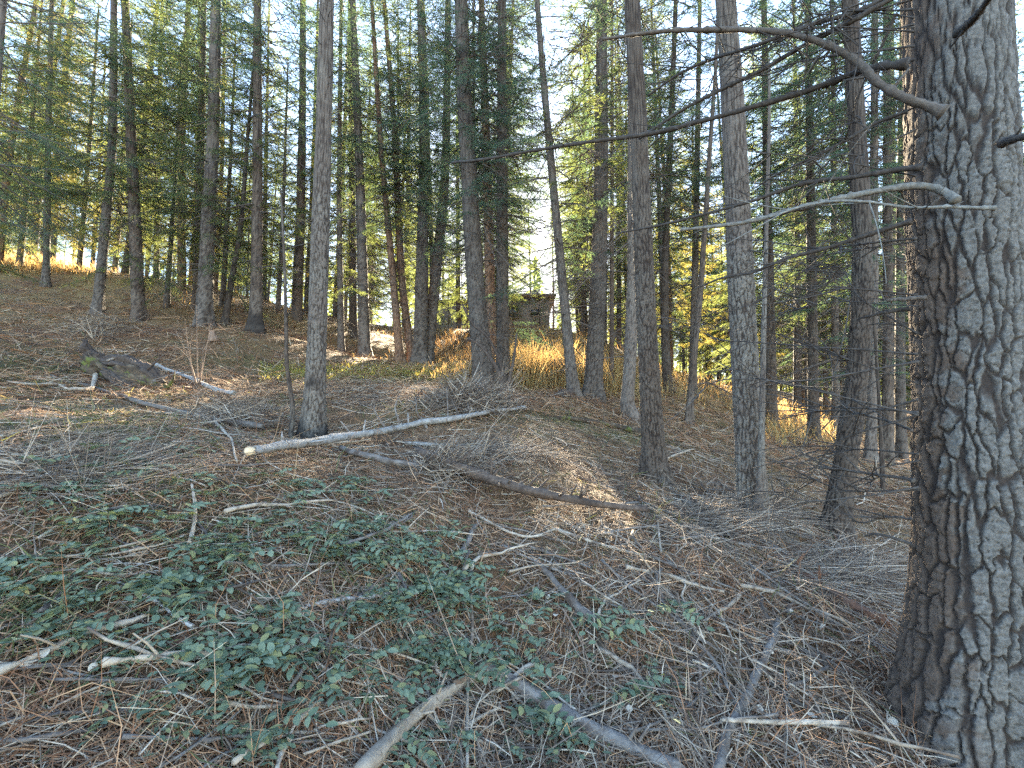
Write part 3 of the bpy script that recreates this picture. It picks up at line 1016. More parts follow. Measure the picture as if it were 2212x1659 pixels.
def blocks_light(b, rad, h0, H):
    """does a crown standing at b shade one of the sunlit patches"""
    v = b[:2] - LIT[:, :2]
    s = v @ SUND[:2] / (SUND[:2] @ SUND[:2])
    off = np.linalg.norm(v - s[:, None] * SUND[:2], axis=1)
    hz = LIT[:, 2] + s * SUND[2] - b[2]
    return bool(((s > 1) & (off < rad) & (hz > h0) & (hz < H)).any())


DARK = np.array([(x, y, 0) for x in np.arange(-5.5, 7.6, .55) for y in np.arange(.8, 10.5, .8) if abs(x) < 1.2 * y + 1.0], float)
DARK[:, 2] = gz(DARK[:, 0], DARK[:, 1]) + .1


def shade_set(pts, b, rad, h0, H):
    v = b[:2] - pts[:, :2]
    s_ = v @ SUND[:2] / (SUND[:2] @ SUND[:2])
    off = np.linalg.norm(v - s_[:, None] * SUND[:2], axis=1)
    hz = pts[:, 2] + s_ * SUND[2] - b[2]
    f = np.clip((hz - h0) / (H - h0), 0, 1)
    return (s_ > 1) & (((off < rad * (1 - f) ** .6) & (hz > h0) & (hz < H)) | ((off < .28) & (hz > 0) & (hz <= h0)))


placed = [trunk_points(p[1], p[3])[0][:2] for p in TREES]


def far_tree(x, y, s, bushy):
    px = CX + FPX * x / y
    b = np.array([x, y, float(gz(x, y))])
    placed.append(np.array([x, y]))
    v = int(rngF.integers(3))
    side = 'in the dim right hand wood' if px > 1330 else ('beyond the left slope' if px < 760 else 'beyond the glade and the dry grass')
    t = thing(PT, 'slim conifer far back among many ' + side, 'tree', b, 'slim conifers ' + side)
    t.rotation_euler = (rngF.normal(0, .02), rngF.normal(0, .02), rngF.random() * 6.28)
    t.scale = (s, s, s)
    ob('trunk', FT[v], t)
    cv = int(rngF.integers(3)) if px < 1000 else int(rngF.choice([1, 1, 2, 0]))
    if bushy:
        bough(t, lo[0 if rngF.random() < .8 else 1], (0, 0, 0), 0, (0, 0), 1.35)
    else:
        bough(t, hi[cv], (0, 0, -.8 if px < 760 else 0), 0, (0, 0), 1.0)
        if not 800 < px < 1300 and rngF.random() < (.9 if px < 800 else .95):
            bough(t, hi[(cv + 1) % 3], (0, 0, -1.2), 2.0, (0, 0), 1.05)
    if y < 45 and not bushy:
        tag(ob('dead_branches', DEADM[int(rngF.integers(3))], t, (0, 0, 0), (0, 0, rngF.random() * 6), 1.0), kind='stuff')


def crown_of(s, bushy):
    return (2.6 * s, 1.6 * s, 17 * s) if bushy else (2.5 * s, 1.7 * s, 20 * s)


def free(x, y, gap):
    if -7.5 < x < 4.8 and 36 < y < 50:
        return False                               # the house stands here
    return not any((x - q[0]) ** 2 + (y - q[1]) ** 2 < gap ** 2 for q in placed)


# first the trees that keep the sun off the near floor, then the rest of the wood
need = np.full(len(DARK), 4.0)
nfar = 0
for rnd in range(60):
    best = None
    for c in range(90):
        y = rngF.uniform(22, 62)
        x = rngF.uniform(-8, 11)
        if 1085 < CX + FPX * x / y < 1250:
            continue
        s_ = rngF.uniform(.8, 1.15)
        bushy = rngF.random() < .35
        if not free(x, y, 1.7 + .01 * y):
            continue
        b = np.array([x, y, float(gz(x, y))])
        cr = crown_of(s_, bushy)
        gain = np.minimum(need, 1)[shade_set(DARK, b, *cr)].sum() - 1.6 * (LITW * shade_set(LIT, b, *cr)).sum()
        if best is None or gain > best[0]:
            best = (gain, x, y, s_, bushy, cr, b)
    if best is None or best[0] <= 1:
        continue
    need[shade_set(DARK, best[6], *best[5])] -= 1
    need = np.maximum(need, 0)
    far_tree(*best[1:5])
    nfar += 1
for px_, d_, s_ in ((1098, 52, .95), (1150, 57, 1.0), (1196, 50, .85), (1262, 54, 1.05), (1225, 66, 1.0)):
    far_tree((px_ - CX) / FPX * d_, d_, s_, False)
    nfar += 1
print('shading trees', nfar, 'open points', int((need >= 2).sum()), 'of', len(need), 'lit left')
tries = 0
while nfar < 290 and tries < 12000:
    tries += 1
    d = 16 + 66 * rngF.random() ** 1.05
    u = rngF.uniform(-1.3, 1.3) if nfar < 250 else rngF.uniform(.22, 1.0)
    x, y = u * d, d
    px = CX + FPX * u
    if not free(x, y, 1.5 + d * .012):
        continue
    s = rngF.uniform(.75, 1.15)
    bushy = rngF.random() < .5
    if 900 < px < 1270 and d < 38:
        continue
    if (LITW * shade_set(LIT, np.array([x, y, float(gz(x, y))]), *crown_of(s, bushy))).sum() > .3:
        continue
    far_tree(x, y, s, bushy)
    nfar += 1
print('far trees', nfar, tries)
rngD = np.random.default_rng(4)
mbD = MB()
nD = 330
dD = rngD.uniform(74, 150, nD)
xD = dD * rngD.uniform(-1.45, 1.45, nD)
for k in range(nD):
    zb = float(gz(xD[k], dD[k])) - .5
    H = rngD.uniform(13, 20)
    m_ = 190
    f = rngD.random(m_) ** .9
    a = rngD.random(m_) * 6.28
    rad = 2.9 * (1 - f) ** .75 * (.35 + .65 * rngD.random(m_)) + .1
    c = np.stack([xD[k] + rad * np.cos(a), dD[k] + rad * np.sin(a), zb + .8 + f * (H - .8)], -1)
    dv = np.stack([np.cos(a), np.sin(a), rngD.normal(-.25, .35, m_)], -1) * rngD.uniform(.5, 1.1, m_)[:, None]
    pv = rngD.normal(0, .22, (m_, 3))
    V = np.stack([c - pv - dv * .3, c + pv - dv * .3, c + dv * .7], 1).reshape(-1, 3)
    mbD.add(V, None, np.arange(len(V)).reshape(-1, 3))
    mbD.tube(np.array([(xD[k], dD[k], zb - 1), (xD[k], dD[k], zb + H)]), [.2, .04], 4, False)
o = ob('distant_wood', mbD.mesh('distant_wood', MAT_NEEDLE, False))
tag(o, 'far conifer wood closing the view behind the trunks', None, None, 'stuff')
# ------------------------------------------------------------------ the biggest trunk at the right
BD = 2.16
bt_base = P(2110, 1590, BD)
bt_base[2] = gz(bt_base[0], bt_base[1])


def bt_pt(px, py):
    r = ray(px, py)
    s = bt_base[1] / r[1]
    q = r * s
    q[2] += CAMZ
    return q - bt_base


big = thing('pine_tree', 'biggest nearest trunk with deep plated bark at the right edge', 'tree', bt_base)
bpts = [bt_pt(2118, 1200) * np.array([1, 1, 0]) + np.array([.03, 0, -.35]), np.array([.02, 0, 0.0]), bt_pt(2112, 1200), bt_pt(2092, 800), bt_pt(2075, 400), bt_pt(2060, 0)]
bpts.append(bpts[-1] + (bpts[-1] - bpts[2]) / (bpts[-1] - bpts[2])[2] * 5)
bpts.append(bpts[-1] + np.array([-.1, .1, 6.0]))
bpath = smooth_path(bpts, 90)
BR = 265 / 2 * BD / (FPX * math.sqrt(1 + (980 / FPX) ** 2)) * 1.09
view_ang = None


def big_lichen_light(ang, H, ln, ID):
    # lichen and skylight painted into the colour on the open right; darker brown bark opposite
    a = np.cos(ang - LICH_LIGHT_A)
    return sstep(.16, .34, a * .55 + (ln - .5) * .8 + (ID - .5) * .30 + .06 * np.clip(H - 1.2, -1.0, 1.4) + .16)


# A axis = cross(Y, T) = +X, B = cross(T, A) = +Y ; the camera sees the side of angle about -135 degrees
LICH_LIGHT_A = math.radians(-70)
bme = trunk_mesh('trunk', bpath, BR, MAT_BARK_BIG, 300, .0070, .048, .085, .88, 17, 0, 0, .36, big_lichen_light, 4.2, .42, .25)
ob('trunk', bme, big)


def pixpath(pts, d0, d1, n=24):
    """photograph points carried from depth d0 to d1, in the big tree's frame"""
    pts = np.array(pts, float)
    d = np.linspace(d0, d1, len(pts))
    return smooth_path(P(pts[:, 0], pts[:, 1], d) - bt_base, n)


BIGBR = [  # points from the trunk outwards, depths, px width at root and tip
    ([(2040, 243), (1960, 215), (1900, 182), (1840, 128), (1760, 90), (1690, 70), (1600, 63), (1450, 66), (1300, 88)], 2.02, 2.5, 22, 8, MAT_LIMB, 1),
    ([(2065, 435), (2040, 415), (1990, 402), (1900, 412), (1800, 432), (1700, 457), (1600, 482), (1470, 497)], 2.0, 2.3, 20, 7, MAT_LICHENBR, 0),
    ([(2150, 449), (2060, 450), (1960, 447), (1860, 436), (1800, 432), (1760, 440), (1660, 470)], 1.92, 2.2, 9, 5, MAT_LICHENBR, 1),
    ([(1960, 138), (1880, 147), (1830, 165), (1750, 197), (1600, 240), (1500, 266), (1400, 290), (1220, 312), (1040, 345), (975, 353)], 2.1, 3.2, 17, 5, MAT_BRANCH, 1),
    ([(1980, -30), (1840, 45), (1760, 88), (1650, 150), (1560, 192), (1470, 238), (1380, 300)], 2.1, 2.9, 14, 6, MAT_BRANCH, 1),
    ([(2000, -60), (1870, 18), (1740, 60), (1600, 108), (1480, 152), (1400, 205)], 2.1, 2.8, 13, 5, MAT_BRANCH, 1),
    ([(1990, 362), (1850, 378), (1740, 395), (1610, 437), (1440, 482), (1330, 503)], 2.05, 2.7, 13, 4, MAT_BRANCH, 1),
    ([(1970, 478), (1850, 515), (1750, 547), (1640, 580), (1560, 602), (1500, 625)], 2.1, 2.6, 12, 4, MAT_BRANCH, 1),
    ([(1960, 240), (1880, 275), (1760, 340), (1690, 372), (1640, 400)], 2.1, 2.5, 9, 4, MAT_BRANCH, 1),
    ([(1935, 30), (1900, 110), (1870, 170), (1840, 250)], 2.15, 2.35, 8, 3, MAT_BRANCH, 0),
    ([(2000, 642), (1950, 646), (1915, 650)], 1.98, 2.05, 11, 8, MAT_LIMB, 0),
    ([(1965, 666), (1900, 678), (1850, 690)], 2.05, 2.2, 12, 4, MAT_BRANCH, 0),
    ([(2165, 310), (2195, 298), (2260, 285)], 1.95, 1.7, 18, 14, MAT_BRANCH, 0),
    ([(2070, 70), (2100, 45), (2150, -20)], 1.98, 1.7, 18, 14, MAT_BRANCH, 0),
    ([(1975, 1040), (1900, 1025), (1830, 1018), (1770, 1010)], 2.1, 2.5, 9, 3, MAT_BRANCH, 1),
    ([(1970, 1175), (1900, 1155), (1868, 1158)], 2.05, 2.2, 8, 4, MAT_BRANCH, 0),
    ([(1970, 930), (1900, 905), (1800, 890), (1680, 905)], 2.1, 2.7, 6, 3, MAT_BRANCH, 1),
    ([(1970, 1120), (1920, 1118), (1870, 1128), (1840, 1125)], 2.05, 2.3, 6, 3, MAT_BRANCH, 1),
]
rngS = np.random.default_rng(77)
for k in range(28):                               # thin bare side branches
    y0 = rngS.uniform(-40, 1150)
    x1 = rngS.uniform(1480, 1830)
    dy = rngS.normal(-10, 70) + (60 if y0 < 500 else 0)
    BIGBR.append(([(1975 + y0 * .01, y0), ((1960 + x1) / 2, y0 + dy * .45 + rngS.normal(0, 14)), (x1 + 60, y0 + dy * .8 + rngS.normal(0, 14)), (x1, y0 + dy)], 2.1, rngS.uniform(2.3, 3.0), rngS.uniform(3, 6), 1.8, MAT_BRANCH, 1))
for pts, d0, d1, w0, w1, m, sub in BIGBR:
    pa = pixpath(pts, d0, d1, 30)
    n = len(pa)
    mb = MB()
    rad = np.linspace(w0, w1, n) / 2 * np.linspace(d0, d1, n) / FPX * .86
    kink = np.interp(np.arange(n), np.arange(0, n + 5, 5), rngS.normal(0, 1, len(np.arange(0, n + 5, 5))))[:, None] * np.array([.25, .25, .9]) * rad[:, None] * (1.3 if sub else .3)
    pa = pa + kink * np.linspace(0, 1, n)[:, None] ** .3
    n3 = n * 3
    pa3 = smooth_path(pa, n3)
    kn_ = np.maximum(rngS.random(n3) - .86, 0) * 3.2
    rr3 = np.interp(np.linspace(0, 1, n3), np.linspace(0, 1, n), rad) * (1 + .07 * rngS.normal(size=n3) + kn_)
    rr3[:4] *= np.array([1.5, 1.3, 1.15, 1.05])          # collar at the bark
    mb.tube(pa3, rr3, 9, True, .35)
    for q in range(5 if sub else 1):                   # broken spurs
        f = rngS.integers(4, n - 2)
        d = rngS.normal(size=3)
        d /= np.linalg.norm(d)
        mb.tube(np.array([pa[f], pa[f] + d * rad[f] * 2.5, pa[f] + d * rad[f] * rngS.uniform(3, 7)]), [rad[f] * .45, rad[f] * .35, rad[f] * .2], 5, True)
    if sub:
        for q in range(7):
            f = rngS.uniform(.25, .97)
            p = pa[int(f * (n - 1))]
            l = rngS.uniform(.12, .5)
            d = np.array([rngS.normal(-.45, .35), rngS.normal(.1, .5), rngS.normal(0, .45)])
            d /= np.linalg.norm(d)
            t = np.linspace(0, 1, 6)[:, None]
            tp = p + d * l * t + rngS.normal(0, .12, 3) * l * t ** 2
            mb.tube(tp, np.linspace(.004, .0013, 6), 4, False)
    ob('branch', mb.mesh('branch', m), big)

# ------------------------------------------------------------------ fallen logs, poles and sticks (traced)
def stick_path(pts, w0, w1, lift=0.0, n=None):
    pts = np.array(pts, float)
    q, d, h = G(pts[:, 0], pts[:, 1])
    n = n or max(10, 5 * len(pts))
    L = np.concatenate([[0], np.cumsum(np.linalg.norm(np.diff(q, axis=0), axis=1))])
    path = smooth_path(q, n)
    dd = np.interp(np.linspace(0, 1, n), L / L[-1], d)
    rad = .80 * np.linspace(w0, w1, n) / 2 * dd / FPX
    # lie on the ground: stiff wood follows only its broad shape
    g = gz(path[:, 0], path[:, 1])
    k = max(1, n // 5)
    gs = np.convolve(np.pad(g, k, mode='edge'), np.ones(2 * k + 1) / (2 * k + 1), 'valid')
    path[:, 2] = np.maximum(gs, g - rad * .3) + rad * .42 + lift * .8
    return path, rad, dd


STICKS = []


def stick(name, label, pts, w0, w1, mat, lift=0.0, twigs=None, cut=None, cat='stick', sub=0, jit=.22, sides=9, group=None):
    path, rad, dd = stick_path(pts, w0, w1, lift)
    n = len(path)
    c = path[n // 2].copy()
    rad = rad * (1 + .10 * np.interp(np.arange(n), np.arange(0, n + 3, 3), RNG.normal(size=len(np.arange(0, n + 3, 3)))))
    wob = np.interp(np.arange(n), np.arange(0, n + 4, 4), RNG.normal(size=len(np.arange(0, n + 4, 4))))[:, None] * rad[:, None] * .35
    pp = path + np.hstack([wob, wob[::-1], np.abs(wob) * .3])
    mb = MB()
    m_ = n * 3
    tt = np.linspace(0, 1, m_)
    P3 = np.stack([np.interp(tt, np.linspace(0, 1, n), (pp - c)[:, a_]) for a_ in range(3)], -1)
    R3 = np.interp(tt, np.linspace(0, 1, n), rad)
    seed_ = int(abs(pts[0][0] * 7 + pts[0][1] * 3)) % 997
    ms = MB()
    ms.tube(P3, R3, sides + 3, True)
    V, Q, T = ms.arrays()
    V = V.astype(float)
    S_ = sides + 3
    body = V[:m_ * S_].reshape(m_, S_, 3)
    Ls = np.concatenate([[0], np.cumsum(np.linalg.norm(np.diff(P3, axis=0), axis=1))])
    aa = np.arange(S_) / S_ * 2 * math.pi
    qn = np.stack([np.cos(aa)[None, :] * 1.6 + 0 * Ls[:, None], np.sin(aa)[None, :] * 1.6 + 0 * Ls[:, None], Ls[:, None] / (R3.mean() * 5) + 0 * aa[None, :]], -1)
    fr = fbm(qn * 1.3, seed_, 4) - .5
    kn = np.maximum(vnoise(qn * np.array([.9, .9, .55]), seed_ + 9) - .72, 0) * 2.2
    body = P3[:, None, :] + (body - P3[:, None, :]) * (1 + jit * 2.4 * fr + kn)[..., None]
    for e_, sg in ((0, -1), (m_ - 1, 1)):          # splintered ends
        ax_ = P3[min(e_ + 1, m_ - 1)] - P3[max(e_ - 1, 0)]
        ax_ /= np.linalg.norm(ax_) + 1e-9
        body[e_] += sg * ax_ * (RNG.random(S_)[:, None] ** 2) * R3[e_] * 2.2
        V[m_ * S_ + (0 if e_ == 0 else 1)] -= sg * ax_ * R3[e_] * .6
    V[:m_ * S_] = body.reshape(-1, 3)
    mb.add(V, Q, T)
    for q in range(sub):                       # broken knots and stubs along it
        f = int(RNG.uniform(.08, .95) * (n - 1))
        a = RNG.random() * 6.28
        l = rad[f] * RNG.uniform(1.5, 5)
        ax = pp[min(f + 1, n - 1)] - pp[max(f - 1, 0)]
        ax /= np.linalg.norm(ax)
        d = np.cross(ax, RNG.normal(size=3))
        d = d / np.linalg.norm(d) + ax * .4
        d[2] = abs(d[2])
        p = pp[f] - c
        mb.tube(np.array([p, p + d * l * .6, p + d * l]), [rad[f] * .35, rad[f] * .25, rad[f] * .15], 5, True)
    long_thing = twigs or cut
    me = mb.mesh(name, mat)
    if not long_thing:
        o = ob(name, me, None, c)
        tag(o, label, cat, group)
        return o
    t = thing(name, label, cat, c, group)
    ob('stem', me, t)
    for tp, tw in (twigs or []):
        tp = np.array(tp, float)
        p0, k = None, np.argmin(((proj(path)[0] - tp[0, 0]) ** 2 + (proj(path)[1] - tp[0, 1]) ** 2))
        d0 = dd[k]
        q = P(tp[:, 0], tp[:, 1], d0 * np.linspace(1, 1.03, len(tp)))
        q[0] = path[k]
        m2 = MB()
        sp = smooth_path(q, 10)
        m2.tube(sp - c, np.linspace(tw, tw * .35, 10) / 2 * d0 / FPX, 5, True, .2)
        for e in range(5):
            f = RNG.integers(2, 9)
            d = RNG.normal(size=3) * np.array([1, .6, .7])
            d /= np.linalg.norm(d)
            l = RNG.uniform(.05, .2)
            m2.tube(np.array([sp[f] - c, sp[f] - c + d * l * .6, sp[f] - c + d * l + np.array([0, 0, -.02])]), [.003, .002, .001], 3, False)
        ob('twig', m2.mesh('twig', MAT_GREYWOOD), t)
    if cut:
        m3 = MB()
        ax = path[0] - path[1]
        ax /= np.linalg.norm(ax)
        m3.tube(np.array([path[0] - c - ax * .01, path[0] - c + ax * .06, path[0] - c + ax * .075]), [rad[0] * 1.02, rad[0] * .95, rad[0] * .6], 9, True, .25)
        ob('cut_end', m3.mesh('cut_end', MAT_CUT), t)
    return t


stick('fallen_pole', 'long white barked fallen pole with bare twigs and a pale cut end', [(545, 1005), (700, 975), (880, 940), (1000, 915), (1135, 890)], 24, 8, MAT_WHITEBARK, .10, cat='log', cut=True, sub=8, twigs=[
    ([(829, 945), (826, 915), (808, 882), (817, 857)], 6), ([(874, 935), (860, 905), (853, 880), (864, 853)], 6), ([(905, 925), (901, 890), (898, 857)], 5),
    ([(971, 915), (967, 880), (965, 839)], 5), ([(999, 912), (988, 890), (976, 864)], 5), ([(1023, 908), (1010, 870)], 4), ([(790, 950), (765, 943), (736, 910)], 6),
    ([(924, 925), (940, 952), (990, 977), (1041, 1001), (1069, 1003)], 8), ([(1060, 900), (1050, 872), (1056, 850)], 4), ([(940, 918), (894, 937), (851, 962), (790, 974), (718, 983)], 8),
    ([(1090, 896), (1080, 872)], 3)])
stick('fallen_log', 'grey log running down right below the white barked pole', [(736, 980), (790, 998), (912, 1025)], 14, 19, MAT_GREYWOOD, .06, cat='log', sub=4)
stick('fallen_log', 'long brown log in the middle wrapped in dead twigs at its upper end', [(905, 1012), (1005, 1050), (1094, 1080), (1224, 1112), (1400, 1142)], 36, 15, MAT_BROWNDARK, .15, cat='log', sub=22, jit=.34)
stick('fallen_log', 'thin pale log lying level behind the twig wrapped log', [(876, 962), (1040, 975), (1148, 971)], 11, 5, MAT_WHITEBARK, .03, cat='log', sub=5)
stick('stick', 'pale thin branch curving across below the twig wrapped log', [(1012, 1109), (1076, 1143), (1144, 1170), (1184, 1153), (1205, 1147)], 7, 6, MAT_PALE, .02, sub=3)
stick('stick', 'straight pale stick running right from the curved pale branch', [(1203, 1149), (1303, 1186), (1360, 1199), (1474, 1236)], 9, 6, MAT_PALE, .02, sub=3)
stick('fallen_log', 'short grey log stub between the green plants and pale branch', [(1027, 1139), (1012, 1172), (997, 1206)], 13, 16, MAT_GREYWOOD, .01, cat='log')
stick('fallen_log', 'short grey log lying among the densest green plants', [(1017, 1250), (983, 1279), (953, 1319)], 16, 19, MAT_GREYWOOD, .02, cat='log', sub=2)
stick('fallen_log', 'weathered bent log pointing up left at the centre foreground', [(1158, 1219), (1203, 1272), (1250, 1328), (1290, 1354)], 16, 25, MAT_GREYWOOD, .02, cat='log', sub=4)
stick('fallen_log', 'mossy dark log end continuing under green leaves at centre right', [(1268, 1352), (1300, 1400), (1320, 1455)], 24, 22, MAT_MOSSWOOD, 0, cat='log')
stick('stick', 'curved whitish branch among green plants left of centre', [(566, 1359), (633, 1329), (700, 1309), (737, 1304), (880, 1289)], 9, 13, MAT_WHITEBARK, .02, sub=2)
stick('fallen_log', 'big pale branch rising from the bottom edge at centre', [(775, 1690), (870, 1589), (943, 1529), (1003, 1489), (1040, 1478)], 44, 24, MAT_PALE, .03, cat='log', sub=3)
stick('stick', 'brown forked end resting on the big pale branch', [(985, 1500), (1025, 1470), (1060, 1450), (1085, 1425)], 20, 11, MAT_BROWNWOOD, .05)
stick('fallen_log', 'smooth grey brown log at the bottom running to lower right', [(1050, 1452), (1137, 1506), (1237, 1566), (1336, 1616), (1460, 1680)], 30, 38, MAT_GREYWOOD, .02, cat='log', sub=2)
stick('stick', 'slender whitish stick standing out upright among plants at centre', [(1017, 1302), (1020, 1372), (1015, 1439), (1010, 1539), (1008, 1690)], 7, 10, MAT_PALE, .05)
stick('stick', 'broken splintered stub across the smooth grey brown log', [(1150, 1456), (1115, 1482), (1073, 1516)], 13, 17, MAT_PALE, .06, sub=2)
stick('stick', 'thin white twig crossing over the smooth grey brown log', [(1040, 1426), (1103, 1459), (1170, 1499), (1243, 1559)], 6, 6, MAT_PALE, .06)
stick('stick', 'bluish grey stick beside the big pale branch', [(985, 1424), (965, 1462), (937, 1506)], 13, 16, MAT_GREYWOOD, .01)
stick('fallen_log', 'sawn off grey brown pole at the lower right', [(1681, 1351), (1641, 1449), (1615, 1522), (1585, 1582), (1548, 1690)], 18, 28, MAT_GREYWOOD, .02, cat='log', sub=1)
stick('stick', 'long dark stick curving down left of the sawn off pole', [(1475, 1319), (1502, 1412), (1518, 1522), (1525, 1690)], 8, 9, MAT_BROWNWOOD, .02, sub=2)
stick('stick', 'level pale stick crossing the sawn off pole near the bottom', [(1562, 1580), (1675, 1586), (1831, 1589)], 11, 13, MAT_PALE, .06, sub=1)
stick('stick', 'long dark stick running towards the foot of the biggest trunk', [(1661, 1482), (1731, 1532), (1808, 1556), (1908, 1589), (2010, 1622)], 8, 12, MAT_DARKWOOD, .02, sub=4)
stick('stick', 'short white stick touching the sawn off pole', [(1628, 1442), (1655, 1460), (1681, 1476)], 6, 5, MAT_PALE, .05)
stick('stick', 'white stick lying over the dark stick at lower right', [(1708, 1496), (1732, 1512), (1762, 1531)], 6, 5, MAT_PALE, .05)
stick('stick', 'grey crooked stick above the white stick at lower right', [(1712, 1493), (1750, 1478), (1788, 1452)], 9, 7, MAT_GREYWOOD, .03)
stick('stick', 'pale knobbly stick by the tuft of dead grass', [(1522, 1354), (1550, 1332), (1572, 1322), (1597, 1296)], 7, 11, MAT_PALE, .03)
stick('stick', 'grey stick in the bundle of grey twigs below the plated trunk', [(1475, 1173), (1580, 1185), (1688, 1199)], 8, 6, MAT_GREYWOOD, .04, sub=3)
stick('fallen_log', 'dark pole slanting down from the foot of the leaning trunk', [(1735, 1119), (1775, 1146), (1860, 1205), (1950, 1268)], 12, 8, MAT_DARKWOOD, .02, cat='log', sub=4)
stick('rotten_log', 'crumbling red brown rotten log with moss left of the biggest trunk', [(1690, 1215), (1760, 1262), (1830, 1305), (1900, 1345)], 22, 34, MAT_ROTWOOD, -.01, cat='log', sub=5, jit=.6)
stick('fallen_log', 'long grey pole on the left running down to the charred trunk', [(110, 816), (200, 843), (300, 876), (433, 906), (566, 938)], 7, 18, MAT_GREYWOOD, .03, cat='log', sub=6)
stick('fallen_pole', 'white mottled branch poking out right of the mossy stump', [(335, 792), (400, 819), (450, 843), (505, 861)], 9, 12, MAT_WHITEBARK, .05, cat='log', sub=3)
stick('stick', 'bleached crooked branch bent up in front of the mossy stump', [(17, 833), (60, 839), (110, 836), (143, 848), (180, 862), (200, 842), (208, 815), (210, 796)], 6, 12, MAT_PALE, .06, sub=3)
stick('stick', 'pale stick at the left edge below the bleached crooked branch', [(-20, 953), (60, 936), (135, 920)], 7, 6, MAT_PALE, .02)
stick('stick', 'pale stick at the left edge below the upper pale stick', [(-20, 1013), (60, 1002), (150, 986)], 8, 6, MAT_PALE, .02)
stick('stick', 'long pale brown branch rising from the left edge', [(-20, 1096), (60, 1058), (127, 1022), (213, 996)], 12, 6, MAT_PALE, .03, sub=3)
stick('stick', 'second brown branch beside the long one at left edge', [(-20, 1150), (60, 1105), (130, 1070), (190, 1030)], 10, 5, MAT_BROWNWOOD, .02, sub=2)
stick('stick', 'crooked white twig hanging by the end of the white pole', [(463, 916), (493, 953), (505, 990), (511, 1019)], 6, 5, MAT_PALE, .05, sub=2)
stick('stick', 'pale upright looking stick in the left green plants', [(412, 1062), (420, 1106), (420, 1139), (407, 1199)], 7, 10, MAT_PALE, .05)
stick('stick', 'slim white stick slanting right in the lower left', [(233, 1261), (300, 1292), (353, 1326), (412, 1373)], 6, 10, MAT_WHITEBARK, .03, sub=1)
stick('wood_slab', 'weathered grey slab of wood beside yellow moss at lower left', [(175, 1240), (147, 1282), (92, 1340)], 15, 34, MAT_GREYWOOD, 0, cat='log', jit=.5)
stick('stick', 'thin brown stick left of the curved whitish branch', [(650, 1212), (680, 1259), (708, 1300)], 8, 6, MAT_BROWNWOOD, .03)
stick('stick', 'short white peeled stick at the very bottom left', [(-15, 1598), (20, 1584), (62, 1570)], 8, 7, MAT_PALE, .04)
stick('stick', 'white peeled stick above the one at the bottom left', [(105, 1554), (170, 1524), (240, 1492)], 6, 6, MAT_PALE, .04)
stick('bark_chunk', 'rotten brown bark chunk in the lower left plants', [(310, 1414), (350, 1402), (395, 1388)], 18, 22, MAT_ROTWOOD, 0, cat='wood', jit=.6)
stick('stick', 'pale straight stick in the upper left undergrowth', [(80, 1179), (153, 1132), (273, 1100)], 7, 5, MAT_PALE, .03)
stick('fallen_log', 'dark mossy log lying behind the dark rough trunk', [(1205, 905), (1260, 912), (1330, 925), (1400, 942)], 10, 16, MAT_MOSSWOOD, .02, cat='log', sub=6)
stick('stick', 'short pale stick right of the dark rough trunk', [(1422, 1140), (1424, 1170), (1428, 1208)], 5, 6, MAT_PALE, .05)
stick('stick', 'white forked stick right of the dark rough trunk foot', [(1440, 1000), (1470, 985), (1500, 975)], 6, 4, MAT_PALE, .04, sub=3)
stick('stick', 'grey stick sloping off below the pale straight stick', [(1300, 1165), (1370, 1150), (1440, 1142)], 6, 5, MAT_GREYWOOD, .04, sub=2)
stick('stick', 'brown stick end poking from the densest green plants', [(922, 1388), (950, 1402), (1000, 1425), (1060, 1452)], 20, 24, MAT_BROWNWOOD, -.01)
stick('stick', 'thin pale twig left of the big pale branch', [(660, 1655), (740, 1625), (800, 1605)], 7, 6, MAT_PALE, .05)
stick('stick', 'pale twig in front of the smooth grey brown log', [(1010, 1585), (1045, 1562), (1082, 1545)], 11, 8, MAT_PALE, .04)
stick('stick', 'long thin grey twig right of the bent log', [(1140, 1190), (1230, 1222), (1275, 1240)], 6, 6, MAT_GREYWOOD, .04)
stick('stick', 'level grey twig touching top of the bent log', [(1100, 1250), (1160, 1235), (1250, 1228)], 6, 4, MAT_PALE, .05)
stick('stick', 'thin reddish stick at lower centre right by plants', [(1215, 1330), (1240, 1372), (1262, 1420), (1290, 1500)], 5, 4, MAT_BROWNWOOD, .05)

# bent dead limbs standing in front of the central trunk
tq = thing('dead_limb', 'dark dead limbs standing in front of the big leaning centre trunk', 'branch', G([1090], [852])[0][0])
lq = np.array(tq.location)
for pts, w in (([(1088, 850), (1075, 800), (1040, 750), (1010, 730)], 12), ([(1090, 850), (1082, 790), (1055, 730), (1020, 700), (1000, 660)], 9), ([(1092, 850), (1105, 800), (1112, 760), (1116, 720)], 9)):
    pts = np.array(pts, float)
    mb = MB()
    mb.tube(smooth_path(P(pts[:, 0], pts[:, 1], np.linspace(9.9, 9.8, len(pts))), 14) - lq, np.linspace(w, w * .4, 14) / 2 * 9.9 / FPX, 7, True, .25)
    ob('limb', mb.mesh('limb', MAT_DARKWOOD), tq)


# ------------------------------------------------------------------ lumps: the mossy stump and others
def lump(path, rad, sides, rough, seed, sq=1.0):
    path = np.asarray(path, float)
    n = len(path)
    mb = MB()
    mb.tube(path, rad, sides, True)
    V, Q, T = mb.arrays()
    V = V.astype(float)
    c = np.repeat(path, sides, axis=0)
    body = V[:n * sides]
    off = body - c
    r = fbm(body * 6, seed, 4) - .5
    r2 = fbm(body * np.array([18, 18, 18]), seed + 4, 3) - .5
    off *= (1 + rough * 1.8 * r + rough * .8 * r2)[:, None]
    off[:, 2] *= sq
    V[:n * sides] = c + off
    return V, Q, T


def gp(px, py):
    return G([px], [py])[0][0]


